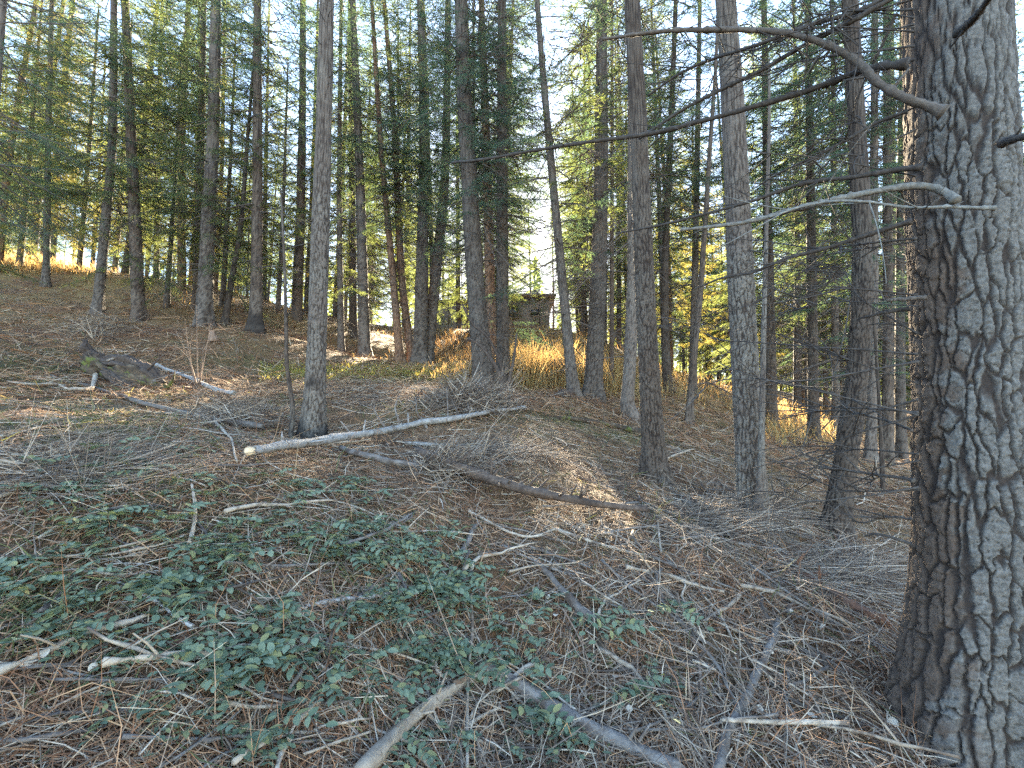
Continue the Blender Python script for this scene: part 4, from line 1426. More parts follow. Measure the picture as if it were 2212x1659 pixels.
def rotlog(px, py, rpx, d, seed, rough, n=60, sides=40):
    """a rotten log: long splinters and hollows run along it"""
    ctr = smooth_path(P(np.array(px, float), np.array(py, float), d), n)
    rad = np.interp(np.linspace(0, 1, n), np.linspace(0, 1, len(rpx)), rpx) * d / FPX
    ms = MB()
    ms.tube(ctr - ctr[0], rad, sides, True)
    V, Q, T = ms.arrays()
    V = V.astype(float)
    a = np.arange(sides) / sides * 2 * math.pi
    Ls = np.linspace(0, 1, n)
    qn = np.stack([np.cos(a)[None] * 2.2 + 0 * Ls[:, None], np.sin(a)[None] * 2.2 + 0 * Ls[:, None], Ls[:, None] * 5 + 0 * a[None]], -1)
    f = fbm(qn, seed, 4) - .5
    f2 = np.abs(fbm(qn * np.array([2.5, 2.5, 1.0]), seed + 3, 3) - .5)
    k = 1 + rough * (2.2 * f - 1.6 * f2 + .35)
    body = V[:n * sides].reshape(n, sides, 3)
    c3 = (ctr - ctr[0])[:, None, :]
    body = c3 + (body - c3) * k[..., None]
    for e, sg in ((0, -1), (n - 1, 1)):
        ax = ctr[min(e + 1, n - 1)] - ctr[max(e - 1, 0)]
        ax /= np.linalg.norm(ax)
        body[e] += sg * ax * (RNG.random(sides)[:, None] ** 2) * rad[e] * 1.6
    V[:n * sides] = body.reshape(-1, 3)
    return V, Q, T, ctr[0]


dS = G([250], [822])[1][0]
V, Q, T, c0 = rotlog([200, 240, 300, 345, 380], [778, 808, 830, 846, 858], [12, 21, 20, 13, 5], dS * .995, 4, 1.15, 90, 56)
t = thing('rotten_log', 'dark jagged rotting mossy log with an upturned end on the left slope', 'log', c0)
s0 = np.array(t.location)
ob('wood_body', mesh_np('wood_body', V, Q, T, MAT_MOSSWOOD), t)
for (px, py, rp, sd, mt, nm_) in (([222, 203, 190, 184], [792, 775, 757, 736], [13, 12, 9, 3], 8, MAT_DARKWOOD, 'burnt_root'), ([212, 262, 310, 350], [772, 786, 803, 828], [5, 14, 15, 6], 12, MAT_DARKWOOD, 'bark_shell'),
                                  ([225, 260, 300], [800, 826, 842], [5, 11, 4], 15, MAT_DARKWOOD, 'splinter')):
    V, Q, T, c1 = rotlog(px, py, rp, dS * (1.0 if nm_ != 'splinter' else .97), sd, 1.15, 60, 36)
    ob(nm_, mesh_np(nm_, V + (c1 - s0), Q, T, mt), t)

rngZ = np.random.default_rng(61)
for k in range(11):
    f = rngZ.random()
    b0 = P(200 + 175 * f + rngZ.normal(0, 6), 770 + 78 * f + rngZ.normal(0, 8), dS * .985) - s0
    d = np.array([rngZ.normal(.2, .6), rngZ.normal(-.2, .4), abs(rngZ.normal(.1, .5))])
    d /= np.linalg.norm(d)
    l = rngZ.uniform(.15, .6)
    mb = MB()
    mb.tube(smooth_path([b0, b0 + d * l * .5 + rngZ.normal(0, .03, 3), b0 + d * l], 8), np.linspace(rngZ.uniform(.012, .03), .004, 8), 6, True, .4)
    ob('broken_limb', mb.mesh('broken_limb', [MAT_GREYWOOD, MAT_DARKWOOD, MAT_MOSSWOOD][k % 3]), t)

# charred chunk in the sunlit grass, small stub on the left, roots of the bare slim trunk
for name, lab, cat, (px, py), d, pts, r, mat in (
        ('burnt_stump', 'black burnt chunk of stump in the sunlit dry grass', 'stump', (1205, 815), 12.5, [(1185, 800), (1200, 793), (1220, 795), (1222, 818)], (9, 15, 13, 10), MAT_DARKWOOD),
        ('stub', 'small broken brown stub right of the mossy stump', 'stump', (462, 1000), 8.5, [(461, 738), (460, 728), (458, 715)], (11, 9, 6, 4), MAT_BROWNWOOD),
        ('root', 'dark surface root at the foot of the bare slim trunk', 'root', (1200, 860), 9.9, [(1196, 862), (1212, 854), (1230, 850), (1240, 846)], (6, 9, 10, 10), MAT_DARKWOOD)):
    pts = np.array(pts, float)
    if name == 'stub':
        q, dq, _ = G([461], [740])
        d = dq[0]
    w_ = P(pts[:, 0], pts[:, 1], d)
    c = w_[0].copy()
    V, Q, T = lump(smooth_path(w_ - c, 16), np.interp(np.linspace(0, 1, 16), np.linspace(0, 1, 4), r) * d / FPX, 14, .6, 31)
    o = ob(name, mesh_np(name, V, Q, T, mat), None, c)
    tag(o, lab, cat)

# ------------------------------------------------------------------ brush piles: dead tops of fallen trees
def brush(label, cpx, cpy, sx, sy, hpx, n, seed, mat, dirx=0.0, ln=(.3, .9), r=.0045, flat=.35):
    rng = np.random.default_rng(seed)
    c, d, _ = G([cpx], [cpy])
    c = c[0]
    mb = MB()
    px = cpx + sx * rng.normal(0, .45, n)
    py = cpy + sy * rng.normal(0, .45, n)
    q, dd, _ = G(px, py)
    for k in range(n):
        a = rng.normal(dirx, .6) if rng.random() < .6 else rng.random() * 6.28
        l = rng.uniform(*ln)
        e = np.exp(-((px[k] - cpx) / sx) ** 2)
        p = q[k] - c + np.array([0, 0, e * hpx * dd[k] / FPX * rng.random() * .8])
        dv = np.array([math.cos(a), math.sin(a), rng.normal(0, flat)])
        t = np.linspace(0, 1, 5)[:, None]
        tp = p + dv * l * (t - .3) + rng.normal(0, .16, 3) * l * t ** 2
        zf = gz(tp[:, 0] + c[0], tp[:, 1] + c[1]) - c[2] + .004
        tp[:, 2] = np.maximum(tp[:, 2], zf)
        mb.tube(tp, np.linspace(r, r * .3, 5) * rng.uniform(.6, 1.4), 3, False)
        for s_ in range(rng.integers(1, 4)):
            f = rng.integers(1, 4)
            d2 = dv + rng.normal(0, .7, 3)
            l2 = l * rng.uniform(.12, .35)
            mb.tube(np.array([tp[f], tp[f] + d2 * l2 * .5, tp[f] + d2 * l2]), [r * .4, r * .3, r * .2], 3, False)
    o = ob('brush_pile', mb.mesh('brush_pile', mat), None, c)
    tag(o, label, 'brush pile')


brush('grey tangle of dead twigs heaped below the big leaning centre trunk', 1015, 882, 110, 20, 55, 620, 1, MAT_TWIGSTUFF, .2, (.2, .75), .0075, .6)
brush('dark dead twigs wrapped over the end of the long brown log', 965, 1026, 75, 22, 42, 340, 2, MAT_TWIGSTUFF, -.3, (.2, .65), .005, .5)
brush('dead twigs heaped left of the charred grey trunk', 500, 905, 90, 22, 35, 240, 3, MAT_TWIGSTUFF, .1, (.25, .8), .005)
brush('grey twigs strewn below the white barked pole', 1040, 985, 120, 22, 24, 320, 4, MAT_TWIGSTUFF, .1, (.25, .8), .0045, .15)
brush('bundle of grey sticks at the foot of the plated trunk', 1550, 1120, 110, 45, 22, 420, 5, MAT_TWIGSTUFF, -.4, (.3, 1.0), .005, .10)
brush('long grey sticks lying parallel left of the biggest trunk', 1820, 1235, 150, 55, 14, 420, 6, MAT_TWIGSTUFF, -.55, (.3, 1.1), .0045, .06)
brush('tangle of bare twigs behind the mossy stump on the slope', 215, 720, 90, 22, 45, 170, 7, MAT_TWIGSTUFF, .3, (.3, .9), .005)
brush('brown twigs on the slope by the pair of leaning trunks', 830, 850, 220, 30, 14, 300, 8, MAT_TWIGSTUFF, .1, (.3, .9), .005, .12)
brush('thin twigs littered over the left edge of the slope', 130, 1010, 170, 80, 8, 420, 9, MAT_TWIGSTUFF, .35, (.3, 1.0), .004, .06)

# bare shrub stems on the left slope
rngQ = np.random.default_rng(8)
for lab, base, tips in (('bare thin shrub standing right of the mossy stump', (428, 838), [(415, 720), (400, 690), (440, 745), (455, 700), (500, 790), (425, 660), (380, 715)]),
                        ('pale bare shrub behind the mossy stump', (205, 735), [(150, 690), (170, 685), (225, 690), (240, 700), (185, 680), (140, 705)])):
    q, d, _ = G([base[0]], [base[1]])
    t = thing('bare_shrub', lab, 'shrub', q[0])
    for tp in tips:
        e = P(tp[0], tp[1], d[0] * rngQ.uniform(.97, 1.05)) - q[0]
        mb = MB()
        m_ = e * .5 + np.array([rngQ.normal(0, .08), 0, .1 * rngQ.random()])
        pa = smooth_path([(0, 0, -.03), m_ * .9, e], 10)
        mb.tube(pa, np.linspace(.011, .003, 10), 5, True)
        for s_ in range(5):
            f = rngQ.integers(4, 10)
            dv = rngQ.normal(size=3) + np.array([0, 0, .5])
            mb.tube(np.array([pa[f], pa[f] + dv * .07, pa[f] + dv * .14 + rngQ.normal(0, .02, 3)]), [.004, .003, .0015], 3, False)
        ob('stem', mb.mesh('stem', MAT_PALE if 'pale' in lab else MAT_BROWNWOOD), t)

# ------------------------------------------------------------------ litter, twigs, moss and grass (nobody could count them)
def blades(name, label, pts, length, width, lift, tilt, mat, rng, bend=.25, az=None, upright=False):
    n = len(pts)
    a = rng.random(n) * 2 * math.pi if az is None else az
    if upright:
        dv = np.stack([np.cos(a) * tilt, np.sin(a) * tilt, np.ones(n)], -1)
    else:
        sx = (gz(pts[:, 0] + .05, pts[:, 1]) - gz(pts[:, 0] - .05, pts[:, 1])) / .1
        sy = (gz(pts[:, 0], pts[:, 1] + .05) - gz(pts[:, 0], pts[:, 1] - .05)) / .1
        dv = np.stack([np.cos(a), np.sin(a), np.cos(a) * sx + np.sin(a) * sy + np.abs(rng.normal(0, 1, n)) * tilt], -1)
    dv /= np.linalg.norm(dv, axis=1)[:, None]
    L = length[:, None]
    side = np.cross(dv, np.array([0, 0, 1.0]) if not upright else np.stack([np.cos(a + .8), np.sin(a + .8), np.zeros(n)], -1))
    side /= np.linalg.norm(side, axis=1)[:, None] + 1e-9
    roll = rng.normal(0, .5, n)[:, None]
    up = np.cross(side, dv)
    side = side * np.cos(roll) + up * np.sin(roll)
    b = (rng.normal(0, bend, n)[:, None] * np.cross(up, dv) + (-abs(rng.normal(0, bend, n)) if upright else rng.normal(0, bend * .4, n))[:, None] * up) * L
    p0 = pts + np.stack([np.zeros(n), np.zeros(n), lift], -1)
    p1 = p0 + dv * L * .5 + b * .25
    p2 = p0 + dv * L + b
    if upright:
        p2[:, 2] -= (L[:, 0] * .12 * rng.random(n))
    w = width[:, None] * .5
    V = np.stack([p0 - side * w, p0 + side * w, p1 - side * w, p1 + side * w, p2 - side * w * .35, p2 + side * w * .35], 1).reshape(-1, 3)
    i = np.arange(n)[:, None] * 6
    Q = np.concatenate([i + np.array([[0, 1, 3, 2]]), i + np.array([[2, 3, 5, 4]])], 1).reshape(-1, 4)
    o = ob(name, mesh_np(name, V, Q, np.zeros((0, 3), int), mat, False))
    tag(o, label, None, None, 'stuff')
    return o


rngL = np.random.default_rng(99)


def scatter(n, r0, r1, half=56, power=1.0):
    """points over the slope ahead, thinner with distance as the eye resolves less"""
    u = rngL.random(n) ** power
    r = r0 * (r1 / r0) ** u
    a = np.radians(rngL.uniform(-half, half, n))
    x, y = r * np.sin(a), r * np.cos(a)
    return np.stack([x, y, gz(x, y)], -1), r


pts, r = scatter(138000, 1.0, 15.0)
n = len(pts)
cl = fbm(pts * np.array([1.6, 1.6, 0]), 70, 3)
keep = rngL.random(n) < .45 + 1.2 * sstep(.3, .7, cl)
pts, r = pts[keep], r[keep]
n = len(pts)
blades('needle_litter', 'brown needles and straw covering the forest floor', pts, np.where(rngL.random(n) < .7, rngL.gamma(3.0, .011, n), rngL.gamma(3.0, .024, n)) * (.7 + .28 * r ** .6) + .02, (.0018 + .0016 * rngL.random(n)) * (.6 + .42 * r ** .75), .003 + .03 * rngL.random(n), .16, MAT_LITTER, rngL, .22)
pts, r = scatter(34000, 8.0, 27.0, 54)
n = len(pts)
blades('far_litter', 'brown straw and needles over the farther slope', pts, rngL.gamma(3.0, .07, n) + .06, (.006 + .006 * rngL.random(n)) * (r / 11), .01 + .05 * rngL.random(n), .18, MAT_LITTER, rngL, .22)
pts, r = scatter(32000, 1.0, 13.0)
cl = fbm(pts * np.array([.9, .9, 0]), 75, 3) + .12 * np.clip(pts[:, 0], -2, 2)
k_ = rngL.random(len(pts)) < sstep(.35, .75, cl)
pts, r = pts[k_], r[k_]
n = len(pts)
blades('twig_litter', 'grey fine twigs and stalks mixed in the litter', pts, rngL.gamma(3.0, .035, n) * (.8 + .25 * r ** .5) + .03, (.002 + .0022 * rngL.random(n)) * (.6 + .4 * r ** .7), .006 + .05 * rngL.random(n), .2, MAT_LITTER_GREY, rngL, .2)
# moss and creeping green strands
pts, r = scatter(90000, 1.2, 17.0)
mm = wblob(pts[:, 0], pts[:, 1], WM) * sstep(.32, .6, fbm(pts * np.array([1.1, 1.1, 1.1]), 40, 4)) + .05
k_ = rngL.random(len(pts)) < mm
pts, r = pts[k_], r[k_]
n = len(pts)
blades('moss', 'green moss and creeping strands in patches on the floor', pts, rngL.gamma(3.0, .018, n) * (.7 + .3 * r ** .6) + .02, (.003 + .002 * rngL.random(n)) * (.6 + .4 * r ** .75), .004 + .03 * rngL.random(n), .35, MAT_MOSSBLADE, rngL, .25)
# dry standing grass
px = np.concatenate([rngL.uniform(1075, 1330, 9000), rngL.uniform(-60, 240, 7000), rngL.uniform(240, 1000, 5000), rngL.uniform(800, 1060, 2500), rngL.uniform(1330, 1620, 2500), rngL.uniform(1640, 1790, 2500)])
py = np.concatenate([rngL.uniform(712, 842, 9000), rngL.uniform(545, 592, 7000), rngL.uniform(600, 735, 5000), rngL.uniform(775, 815, 2500), rngL.uniform(800, 870, 2500), rngL.uniform(860, 960, 2500)])
q, d, h = G(px, py)
crest = np.where((px > 240) & (px < 1000) & (py < 740), 600 + (px - 240) * .17, -1e9)
k_ = h & (np.abs(q[:, 0]) < 80) & ((px < 540) | (px > 930) | (rngL.random(len(px)) < .2)) & (py > crest - 12) & (py < np.where(crest > 0, crest + 45, 1e9)) & (rngL.random(len(px)) < np.clip(.2 + 1.6 * (fbm(q * 1.3, 44, 3) - .3), 0, 1))
q, d = q[k_], d[k_]
n = len(q)
jitter = rngL.normal(0, .25, (n, 2))
q[:, :2] += jitter
q[:, 2] = gz(q[:, 0], q[:, 1])
blades('dry_grass', 'golden dry grass standing along the sunlit crest', q, rngL.uniform(.18, .62, n) * np.where(px[k_] < 240, .8, np.where(px[k_] < 1060, .38, 1)), .008 + .010 * rngL.random(n), np.zeros(n), rngL.normal(0, .3, n), MAT_DRYGRASS, rngL, .25, None, True)
# low grass on the lit glade
px, py = rngL.uniform(560, 1010, 5200), rngL.normal(803, 9, 5200)
q, d, h = G(px, py)
q = q[h]
n = len(q)
blades('glade_grass', 'low yellow green grass and moss in the sunlit glade', q, rngL.uniform(.03, .085, n), .008 + .008 * rngL.random(n), np.zeros(n), rngL.normal(0, .5, n), MAT_GLADE, rngL, .3, None, True)
px = np.concatenate([rngL.normal(1165, 48, 2300), rngL.normal(1255, 22, 500), rngL.normal(1330, 30, 350)])
py = np.concatenate([rngL.uniform(785, 848, 2300), rngL.uniform(790, 850, 500), rngL.uniform(800, 862, 350)])
q, d, h = G(px, py)
cl = fbm(q * 2.2, 91, 2)
k_ = h & (d < 17) & (d > 9.2) & (rngL.random(len(px)) < sstep(.25, .6, cl))
q, d, cl = q[k_], d[k_], cl[k_]
n = len(q)
blades('dry_weeds', 'tall golden dry weeds glowing behind the centre trunks', q, rngL.uniform(.4, 1.0, n) * (.5 + .9 * cl), .007 + .010 * rngL.random(n), np.zeros(n), rngL.normal(0, .28, n), MAT_DRYGRASS, rngL, .28, None, True)
px, py = rngL.normal(985, 50, 1500), rngL.uniform(715, 785, 1500)
q, d, h = G(px, py)
q, d = q[h & (d < 33)], d[h & (d < 33)]
n = len(q)
blades('dry_brush', 'brown dead brush and grass below the house', q, rngL.uniform(.1, .38, n), .010 + .010 * rngL.random(n), np.zeros(n), rngL.normal(0, .35, n), MAT_DRYBRUSH, rngL, .3, None, True)
# a few pale stalks near the camera
pts, r = scatter(420, 1.5, 6.0)
n = len(pts)
blades('grass_stalks', 'thin pale dead stalks standing and leaning over the litter', pts, rngL.uniform(.10, .42, n), .0022 + .002 * rngL.random(n), np.zeros(n), rngL.normal(0, .8, n), MAT_LITTER, rngL, .5, None, True)
# tufts of dead straw
tp_, az_ = [], []
for (x, y, m_) in ((1650, 1210, 260), (1690, 1590, 160), (330, 1610, 300), (1640, 1290, 220), (1180, 1480, 240), (80, 1560, 200), (640, 1590, 160), (1960, 1480, 120), (1480, 1230, 160)):
    c, d, _ = G([x], [y])
    p = c + np.hstack([rngL.normal(0, .09, (m_, 2)), np.zeros((m_, 1))])
    p[:, 2] = gz(p[:, 0], p[:, 1])
    tp_.append(p)
tp_ = np.vstack(tp_)
n = len(tp_)
blades('straw_tufts', 'tufts of pale dead straw lying over the litter', tp_, rngL.uniform(.06, .22, n), .0022 + .0018 * rngL.random(n), .005 + .03 * rngL.random(n), .25, MAT_LITTER, rngL, .5)

# twigs on the floor: thin tubes
mb = MB()
tp, r = scatter(5200, 1.1, 14.0)
for k in range(len(tp)):
    l = rngL.gamma(2.2, .11) * (.8 + .12 * r[k]) + .06
    x = tp[k, 0]
    a = rngL.random() * 6.28 if rngL.random() > .45 else (rngL.normal(-.5, .35) if x > .3 else rngL.normal(.4, .4))
    t = np.linspace(-.5, .5, 4)[:, None]
    b = rngL.normal(0, .12) * l
    dv, pv = np.array([math.cos(a), math.sin(a), 0]), np.array([-math.sin(a), math.cos(a), 0])
    q = tp[k] + dv * l * t + pv * b * (t * 2) ** 2
    q[:, 2] = 0
    mb.v.append(np.zeros((0, 3)))
    rad = (.0016 + .0042 * rngL.random() ** 2.2) * (.75 + .10 * r[k])
    lift0, lift1 = .03 * rngL.random(), .05 * rngL.random()
    q[:, 2] = np.linspace(lift0, lift1, 4)
    STICKS.append((q, rad))
allq = np.array([s_[0] for s_ in STICKS])
zz = gz(allq[..., 0], allq[..., 1])
allq[..., 2] += zz + .006
mb = MB()
for k in range(len(allq)):
    rad = STICKS[k][1]
    mb.tube(allq[k], [rad, rad * .9, rad * .75, rad * .45], 3, False, .3)
o = ob('fallen_twigs', mb.mesh('fallen_twigs', MAT_TWIGSTUFF))
tag(o, 'countless thin fallen twigs strewn over the floor', None, None, 'stuff')

# ------------------------------------------------------------------ middling sticks lying about, one by one
rngK = np.random.default_rng(14)
KM = []
for v in range(9):
    L = rngK.uniform(.35, .9)
    t = np.linspace(-.5, .5, 12)
    w = np.cumsum(rngK.normal(0, .012, 12))
    pa = np.stack([t * L, w - w.mean() + rngK.normal(0, .10) * L * (2 * t) ** 2, .012 * np.abs(np.sin(t * 5 + v))], -1)
    mb = MB()
    r0 = rngK.uniform(.005, .0105)
    mb.tube(pa, np.linspace(r0, r0 * rngK.uniform(.35, .8), 12) * (1 + .2 * rngK.normal(size=12)), 6, True, .4)
    for e in range(rngK.integers(1, 4)):
        f = rngK.integers(2, 10)
        d = np.array([rngK.choice([-1, 1]) * .7, rngK.normal(0, .6), abs(rngK.normal(0, .4))])
        l = rngK.uniform(.04, .18)
        mb.tube(np.array([pa[f], pa[f] + d * l * .5, pa[f] + d * l + np.array([0, 0, -.01])]), [r0 * .5, r0 * .4, r0 * .25], 4, False)
    KM.append(mb.mesh('stick', [MAT_PALE, MAT_GREYWOOD, MAT_TWIG, MAT_PALE, MAT_LIMB][v % 5]))
nK = 150
kx = np.concatenate([rngK.uniform(-20, 1900, 110), rngK.uniform(1350, 1950, 40)])
ky = np.concatenate([rngK.uniform(960, 1650, 110), rngK.uniform(1080, 1400, 40)])
q, d, h = G(kx, ky)
for k in range(nK):
    a = rngK.normal(.5, .5) if kx[k] < 900 else (rngK.normal(-.6, .45) if rngK.random() < .6 else rngK.random() * 6.28)
    e = .2
    sl = (gz(q[k, 0] + e * math.cos(a), q[k, 1] + e * math.sin(a)) - gz(q[k, 0] - e * math.cos(a), q[k, 1] - e * math.sin(a))) / (2 * e)
    wh = 'at the left' if kx[k] < 700 else ('in the middle' if kx[k] < 1350 else 'towards the biggest trunk')
    o = ob('stick', KM[int(rngK.integers(9))], None, q[k] + np.array([0, 0, .022]), (rngK.random() * 6.28 * 0, -math.atan(float(sl)) + rngK.normal(0, .05), a), rngK.uniform(.6, 1.25) * (1 + .05 * d[k]))
    tag(o, 'short dead stick among many strewn on the litter ' + wh, 'stick', 'short dead sticks strewn ' + wh)

# ------------------------------------------------------------------ pale fallen leaves
lv = []
for v in range(3):
    mb = MB()
    n = 7
    t = np.linspace(0, 1, n)
    w = np.sin(t * math.pi) ** .7 * .4
    z = .12 * np.sin(t * 3 + v)
    c_ = np.stack([t - .5, 0 * t, z], -1)
    l_ = np.stack([t - .5, w, z + .10 * w * (1 + v)], -1)
    r_ = np.stack([t - .5, -w, z + .14 * w], -1)
    V = np.concatenate([l_, c_, r_])
    Q = [(i, i + n, i + n + 1, i + 1) for i in range(n - 1)] + [(i + n, i + 2 * n, i + 2 * n + 1, i + n + 1) for i in range(n - 1)]
    mb.add(V, Q)
    lv.append(mb.mesh('fallen_leaf', MAT_DEADLEAF))
LF = [(1185, 1300), (1200, 1340), (1140, 1292), (1390, 1455), (640, 1142), (810, 1184), (1712, 1390), (1805, 1425), (1795, 1392), (1930, 1575), (1905, 1455), (1895, 1450), (1778, 1365), (1640, 1545), (1755, 1560), (1705, 1330), (1720, 1282), (1490, 1318),
      (95, 1432), (280, 985), (720, 1340), (1550, 1215), (1620, 1190), (1870, 1190), (1950, 1265), (1330, 1475), (1405, 1410), (1240, 1398), (1020, 1235), (540, 1475), (1590, 1440), (1745, 1442), (1840, 1500), (1665, 1418), (1380, 1240), (1280, 1200), (900, 1230), (770, 1270), (1470, 1560), (1360, 1545),
      (800, 800), (835, 798), (1110, 848), (1135, 852), (1460, 895), (1500, 905), (620, 1270), (420, 1440), (200, 1460), (1010, 1180)]
q, d, _ = G([a for a, b in LF], [b for a, b in LF])
for k in range(len(LF)):
    o = ob('fallen_leaf', lv[k % 3], None, q[k] + np.array([0, 0, .03]), (rngL.normal(0, .5), rngL.normal(0, .5), rngL.random() * 6.28), (.032 + .02 * rngL.random()) * (1 if d[k] < 6 else 2.2))
    tag(o, 'small pale curled fallen leaf lying on the dark litter', 'leaf', 'pale fallen leaves on the litter')

# ------------------------------------------------------------------ low evergreen plants with paired leaflets
def leaflet(mb, p, d, n_, L, W, rng):
    s = np.cross(d, n_)
    s /= np.linalg.norm(s)
    t = np.array([0, .18, .5, .8, 1.0])
    wv = np.array([0.05, .75, 1.0, .62, .04]) * W * .5
    fold = .22
    cz = -.25 * t ** 2 * L * rng.uniform(0, 1)
    c = p + np.outer(t * L, d) + np.outer(cz, n_)
    l = c + np.outer(wv, s) + np.outer(wv * fold, n_)
    r = c - np.outer(wv, s) + np.outer(wv * fold, n_)
    V = np.concatenate([l, c, r])
    Q = [(i, i + 5, i + 6, i + 1) for i in range(4)] + [(i + 5, i + 10, i + 11, i + 6) for i in range(4)]
    mb.add(V, Q)


LEAF = []
rngM = np.random.default_rng(31)
for v in range(6):
    mb = MB()
    Lr = rngM.uniform(.15, .22)
    t = np.linspace(0, 1, 8)
    rach = np.stack([t * Lr, .015 * np.sin(t * 2 + v), .035 * np.sin(t * math.pi) - .03 * t ** 2], -1)
    mb.tube(rach, np.linspace(.0016, .0009, 8), 3, False)
    npair = 3 + v % 2
    for k in range(npair):
        f = .30 + .62 * k / npair
        p = np.array([np.interp(f, t, rach[:, c]) for c in range(3)])
        for s_ in (-1, 1):
            a = s_ * math.radians(rngM.uniform(52, 72))
            d = np.array([math.cos(a), math.sin(a), rngM.normal(-.05, .15)])
            d /= np.linalg.norm(d)
            nn = np.array([rngM.normal(0, .2), rngM.normal(0, .2), 1])
            leaflet(mb, p, d, nn / np.linalg.norm(nn), rngM.uniform(.042, .058), rngM.uniform(.025, .033), rngM)
    leaflet(mb, rach[-1], np.array([1, 0, -.1]), np.array([0.1, 0, 1]), .055, .03, rngM)
    LEAF.append(mb.mesh('leaf', MAT_MAHONIA))
stem_mb = MB()
stem_mb.tube(np.array([(0, 0, -.02), (.005, .004, .05), (.002, -.004, .11)]), [.004, .0035, .0025], 5, True)
STEM = stem_mb.mesh('stem', MAT_BROWNWOOD)
MAHR = [(560, 1165, 150, 45, 26), (790, 1200, 150, 50, 34), (690, 1330, 90, 40, 14), (920, 1365, 120, 70, 38), (620, 1410, 110, 40, 18), (500, 1500, 110, 60, 18), (830, 1520, 60, 30, 8), (1290, 1390, 45, 40, 10),
        (1400, 1490, 40, 40, 7), (1190, 1600, 80, 40, 12), (240, 1165, 90, 50, 18), (60, 1260, 90, 60, 16), (330, 1060, 120, 40, 12), (330, 1290, 110, 45, 16), (120, 1390, 110, 50, 14), (1475, 1335, 25, 30, 3),
        (860, 1640, 50, 20, 5), (680, 1050, 110, 25, 14), (930, 1265, 80, 45, 26), (960, 1410, 90, 50, 22), (850, 1190, 110, 40, 18), (330, 1440, 80, 40, 10), (480, 1330, 90, 40, 10), (1010, 1160, 40, 20, 3), (1215, 1290, 50, 30, 3), (560, 1600, 90, 35, 8), (420, 1200, 90, 60, 12), (240, 1000, 110, 25, 10), (450, 985, 80, 18, 8), (120, 1090, 90, 30, 9), (700, 1075, 90, 20, 9), (1160, 1500, 60, 40, 6), (960, 1610, 60, 30, 5), (700, 1480, 80, 40, 8), (1100, 1350, 40, 30, 4), (250, 1560, 60, 30, 4)]
nm = 0
for (x, y, sx, sy, n) in MAHR:
    where = 'at the left' if x < 450 else ('in the middle foreground' if x < 1120 else 'right of the bent log')
    for k in range(int(n * (.58 if x < 450 else .56))):
        px_, py_ = x + sx * rngM.normal(0, .66), y + sy * rngM.normal(0, .62)
        q, d, h = G([px_], [min(py_, 1655)])
        t = thing('evergreen_plant', 'low blue green evergreen plant with paired leaflets ' + where, 'plant', q[0], 'low evergreen plants ' + where)
        t.rotation_euler = (0, 0, rngM.random() * 6.28)
        sc = rngM.uniform(.5, 1.05)
        t.scale = (sc, sc, sc)
        hh = rngM.uniform(.02, .08)
        ob('stem', STEM, t, (0, 0, hh - .11))
        nl = int(rngM.integers(3, 6))
        a0 = rngM.random() * 6.28
        for e in range(nl):
            ob('leaf', LEAF[int(rngM.integers(6))], t, (0, 0, hh * (.7 + .3 * e / nl)), (rngM.normal(0, .25), -rngM.uniform(-.15, .4), a0 + e * 6.28 / nl + rngM.normal(0, .3)))
        nm += 1
print('plants', nm)

# two little firs
for lab, (x, y), d, s in (('tiny blue green fir seedling right of the plated trunk', (1706, 940), 10.5, .05), ('tiny fir seedling by the crest at right', (1560, 905), 10, .04)):
    b = P(x, y, d)
    b[2] = gz(b[0], b[1])
    t = thing('fir_seedling', lab, 'seedling', b)
    f, w = CROWN_LOW[0]
    bough(t, CROWN_LOW[0], (0, 0, -.08), 0, (0, 0), s)

# low green boughs at the central trunk and beside the biggest trunk
for lab, (bx, by), d, pts_ in (('dark green fir bough reaching over the house front', (1085, 700), 11.2, [(1060, 690, 2.6, 0.0), (1080, 685, 2.2, .1), (1070, 700, 2.0, -.15)]),):
    b = P(bx, 840, d)
    b[2] = gz(b[0], b[1])
    t = thing('young_fir', 'young fir with a spreading dark bough in front of the house', 'tree', b)
    hh = P(bx, by, d)[2] - b[2]
    ob('trunk', trunk_mesh('trunk', smooth_path([(0, 0, -.2), (.02, 0, hh * .6), (0, 0, hh + .25)], 20), .022, MAT_BARK_DARK, 10, .06, .03, .08, .2, 5), t)
    for k, (az, el, L) in enumerate(((0.1, -.05, 1.1), (.35, .05, .9), (-.3, 0, 1.0), (2.9, .05, .7), (.15, .12, .8), (3.4, -.1, .6))):
        L0, wa, la = LIVE['mid'][k % 6]
        mbw, mbl = MB(), MB()
        dv = np.array([math.cos(az) * math.cos(el), math.sin(az) * math.cos(el), math.sin(el)])
        M = rot_to(dv)
        mbw.add(*xform(wa, M, L / L0, np.array([0, 0, hh + .08 * (k - 3)])))
        mbl.add(*xform(la, M, L / L0, np.array([0, 0, hh + .08 * (k - 3)])))
        f = ob('foliage', mbl.mesh('foliage', MAT_NEEDLE_BLUE, False), t)
        ob('bough', mbw.mesh('bough', MAT_TWIG), f)
b = P(1905, 1020, 7.0)
b[2] = gz(b[0], b[1])
t = thing('young_fir', 'young blue green fir against the left side of biggest trunk', 'tree', b)
ob('trunk', trunk_mesh('trunk', smooth_path([(0, 0, -.2), (.02, 0, 1.5), (0, 0, 4.5)], 20), .03, MAT_BARK_DARK, 10, .08, .03, .08, .2, 6), t)
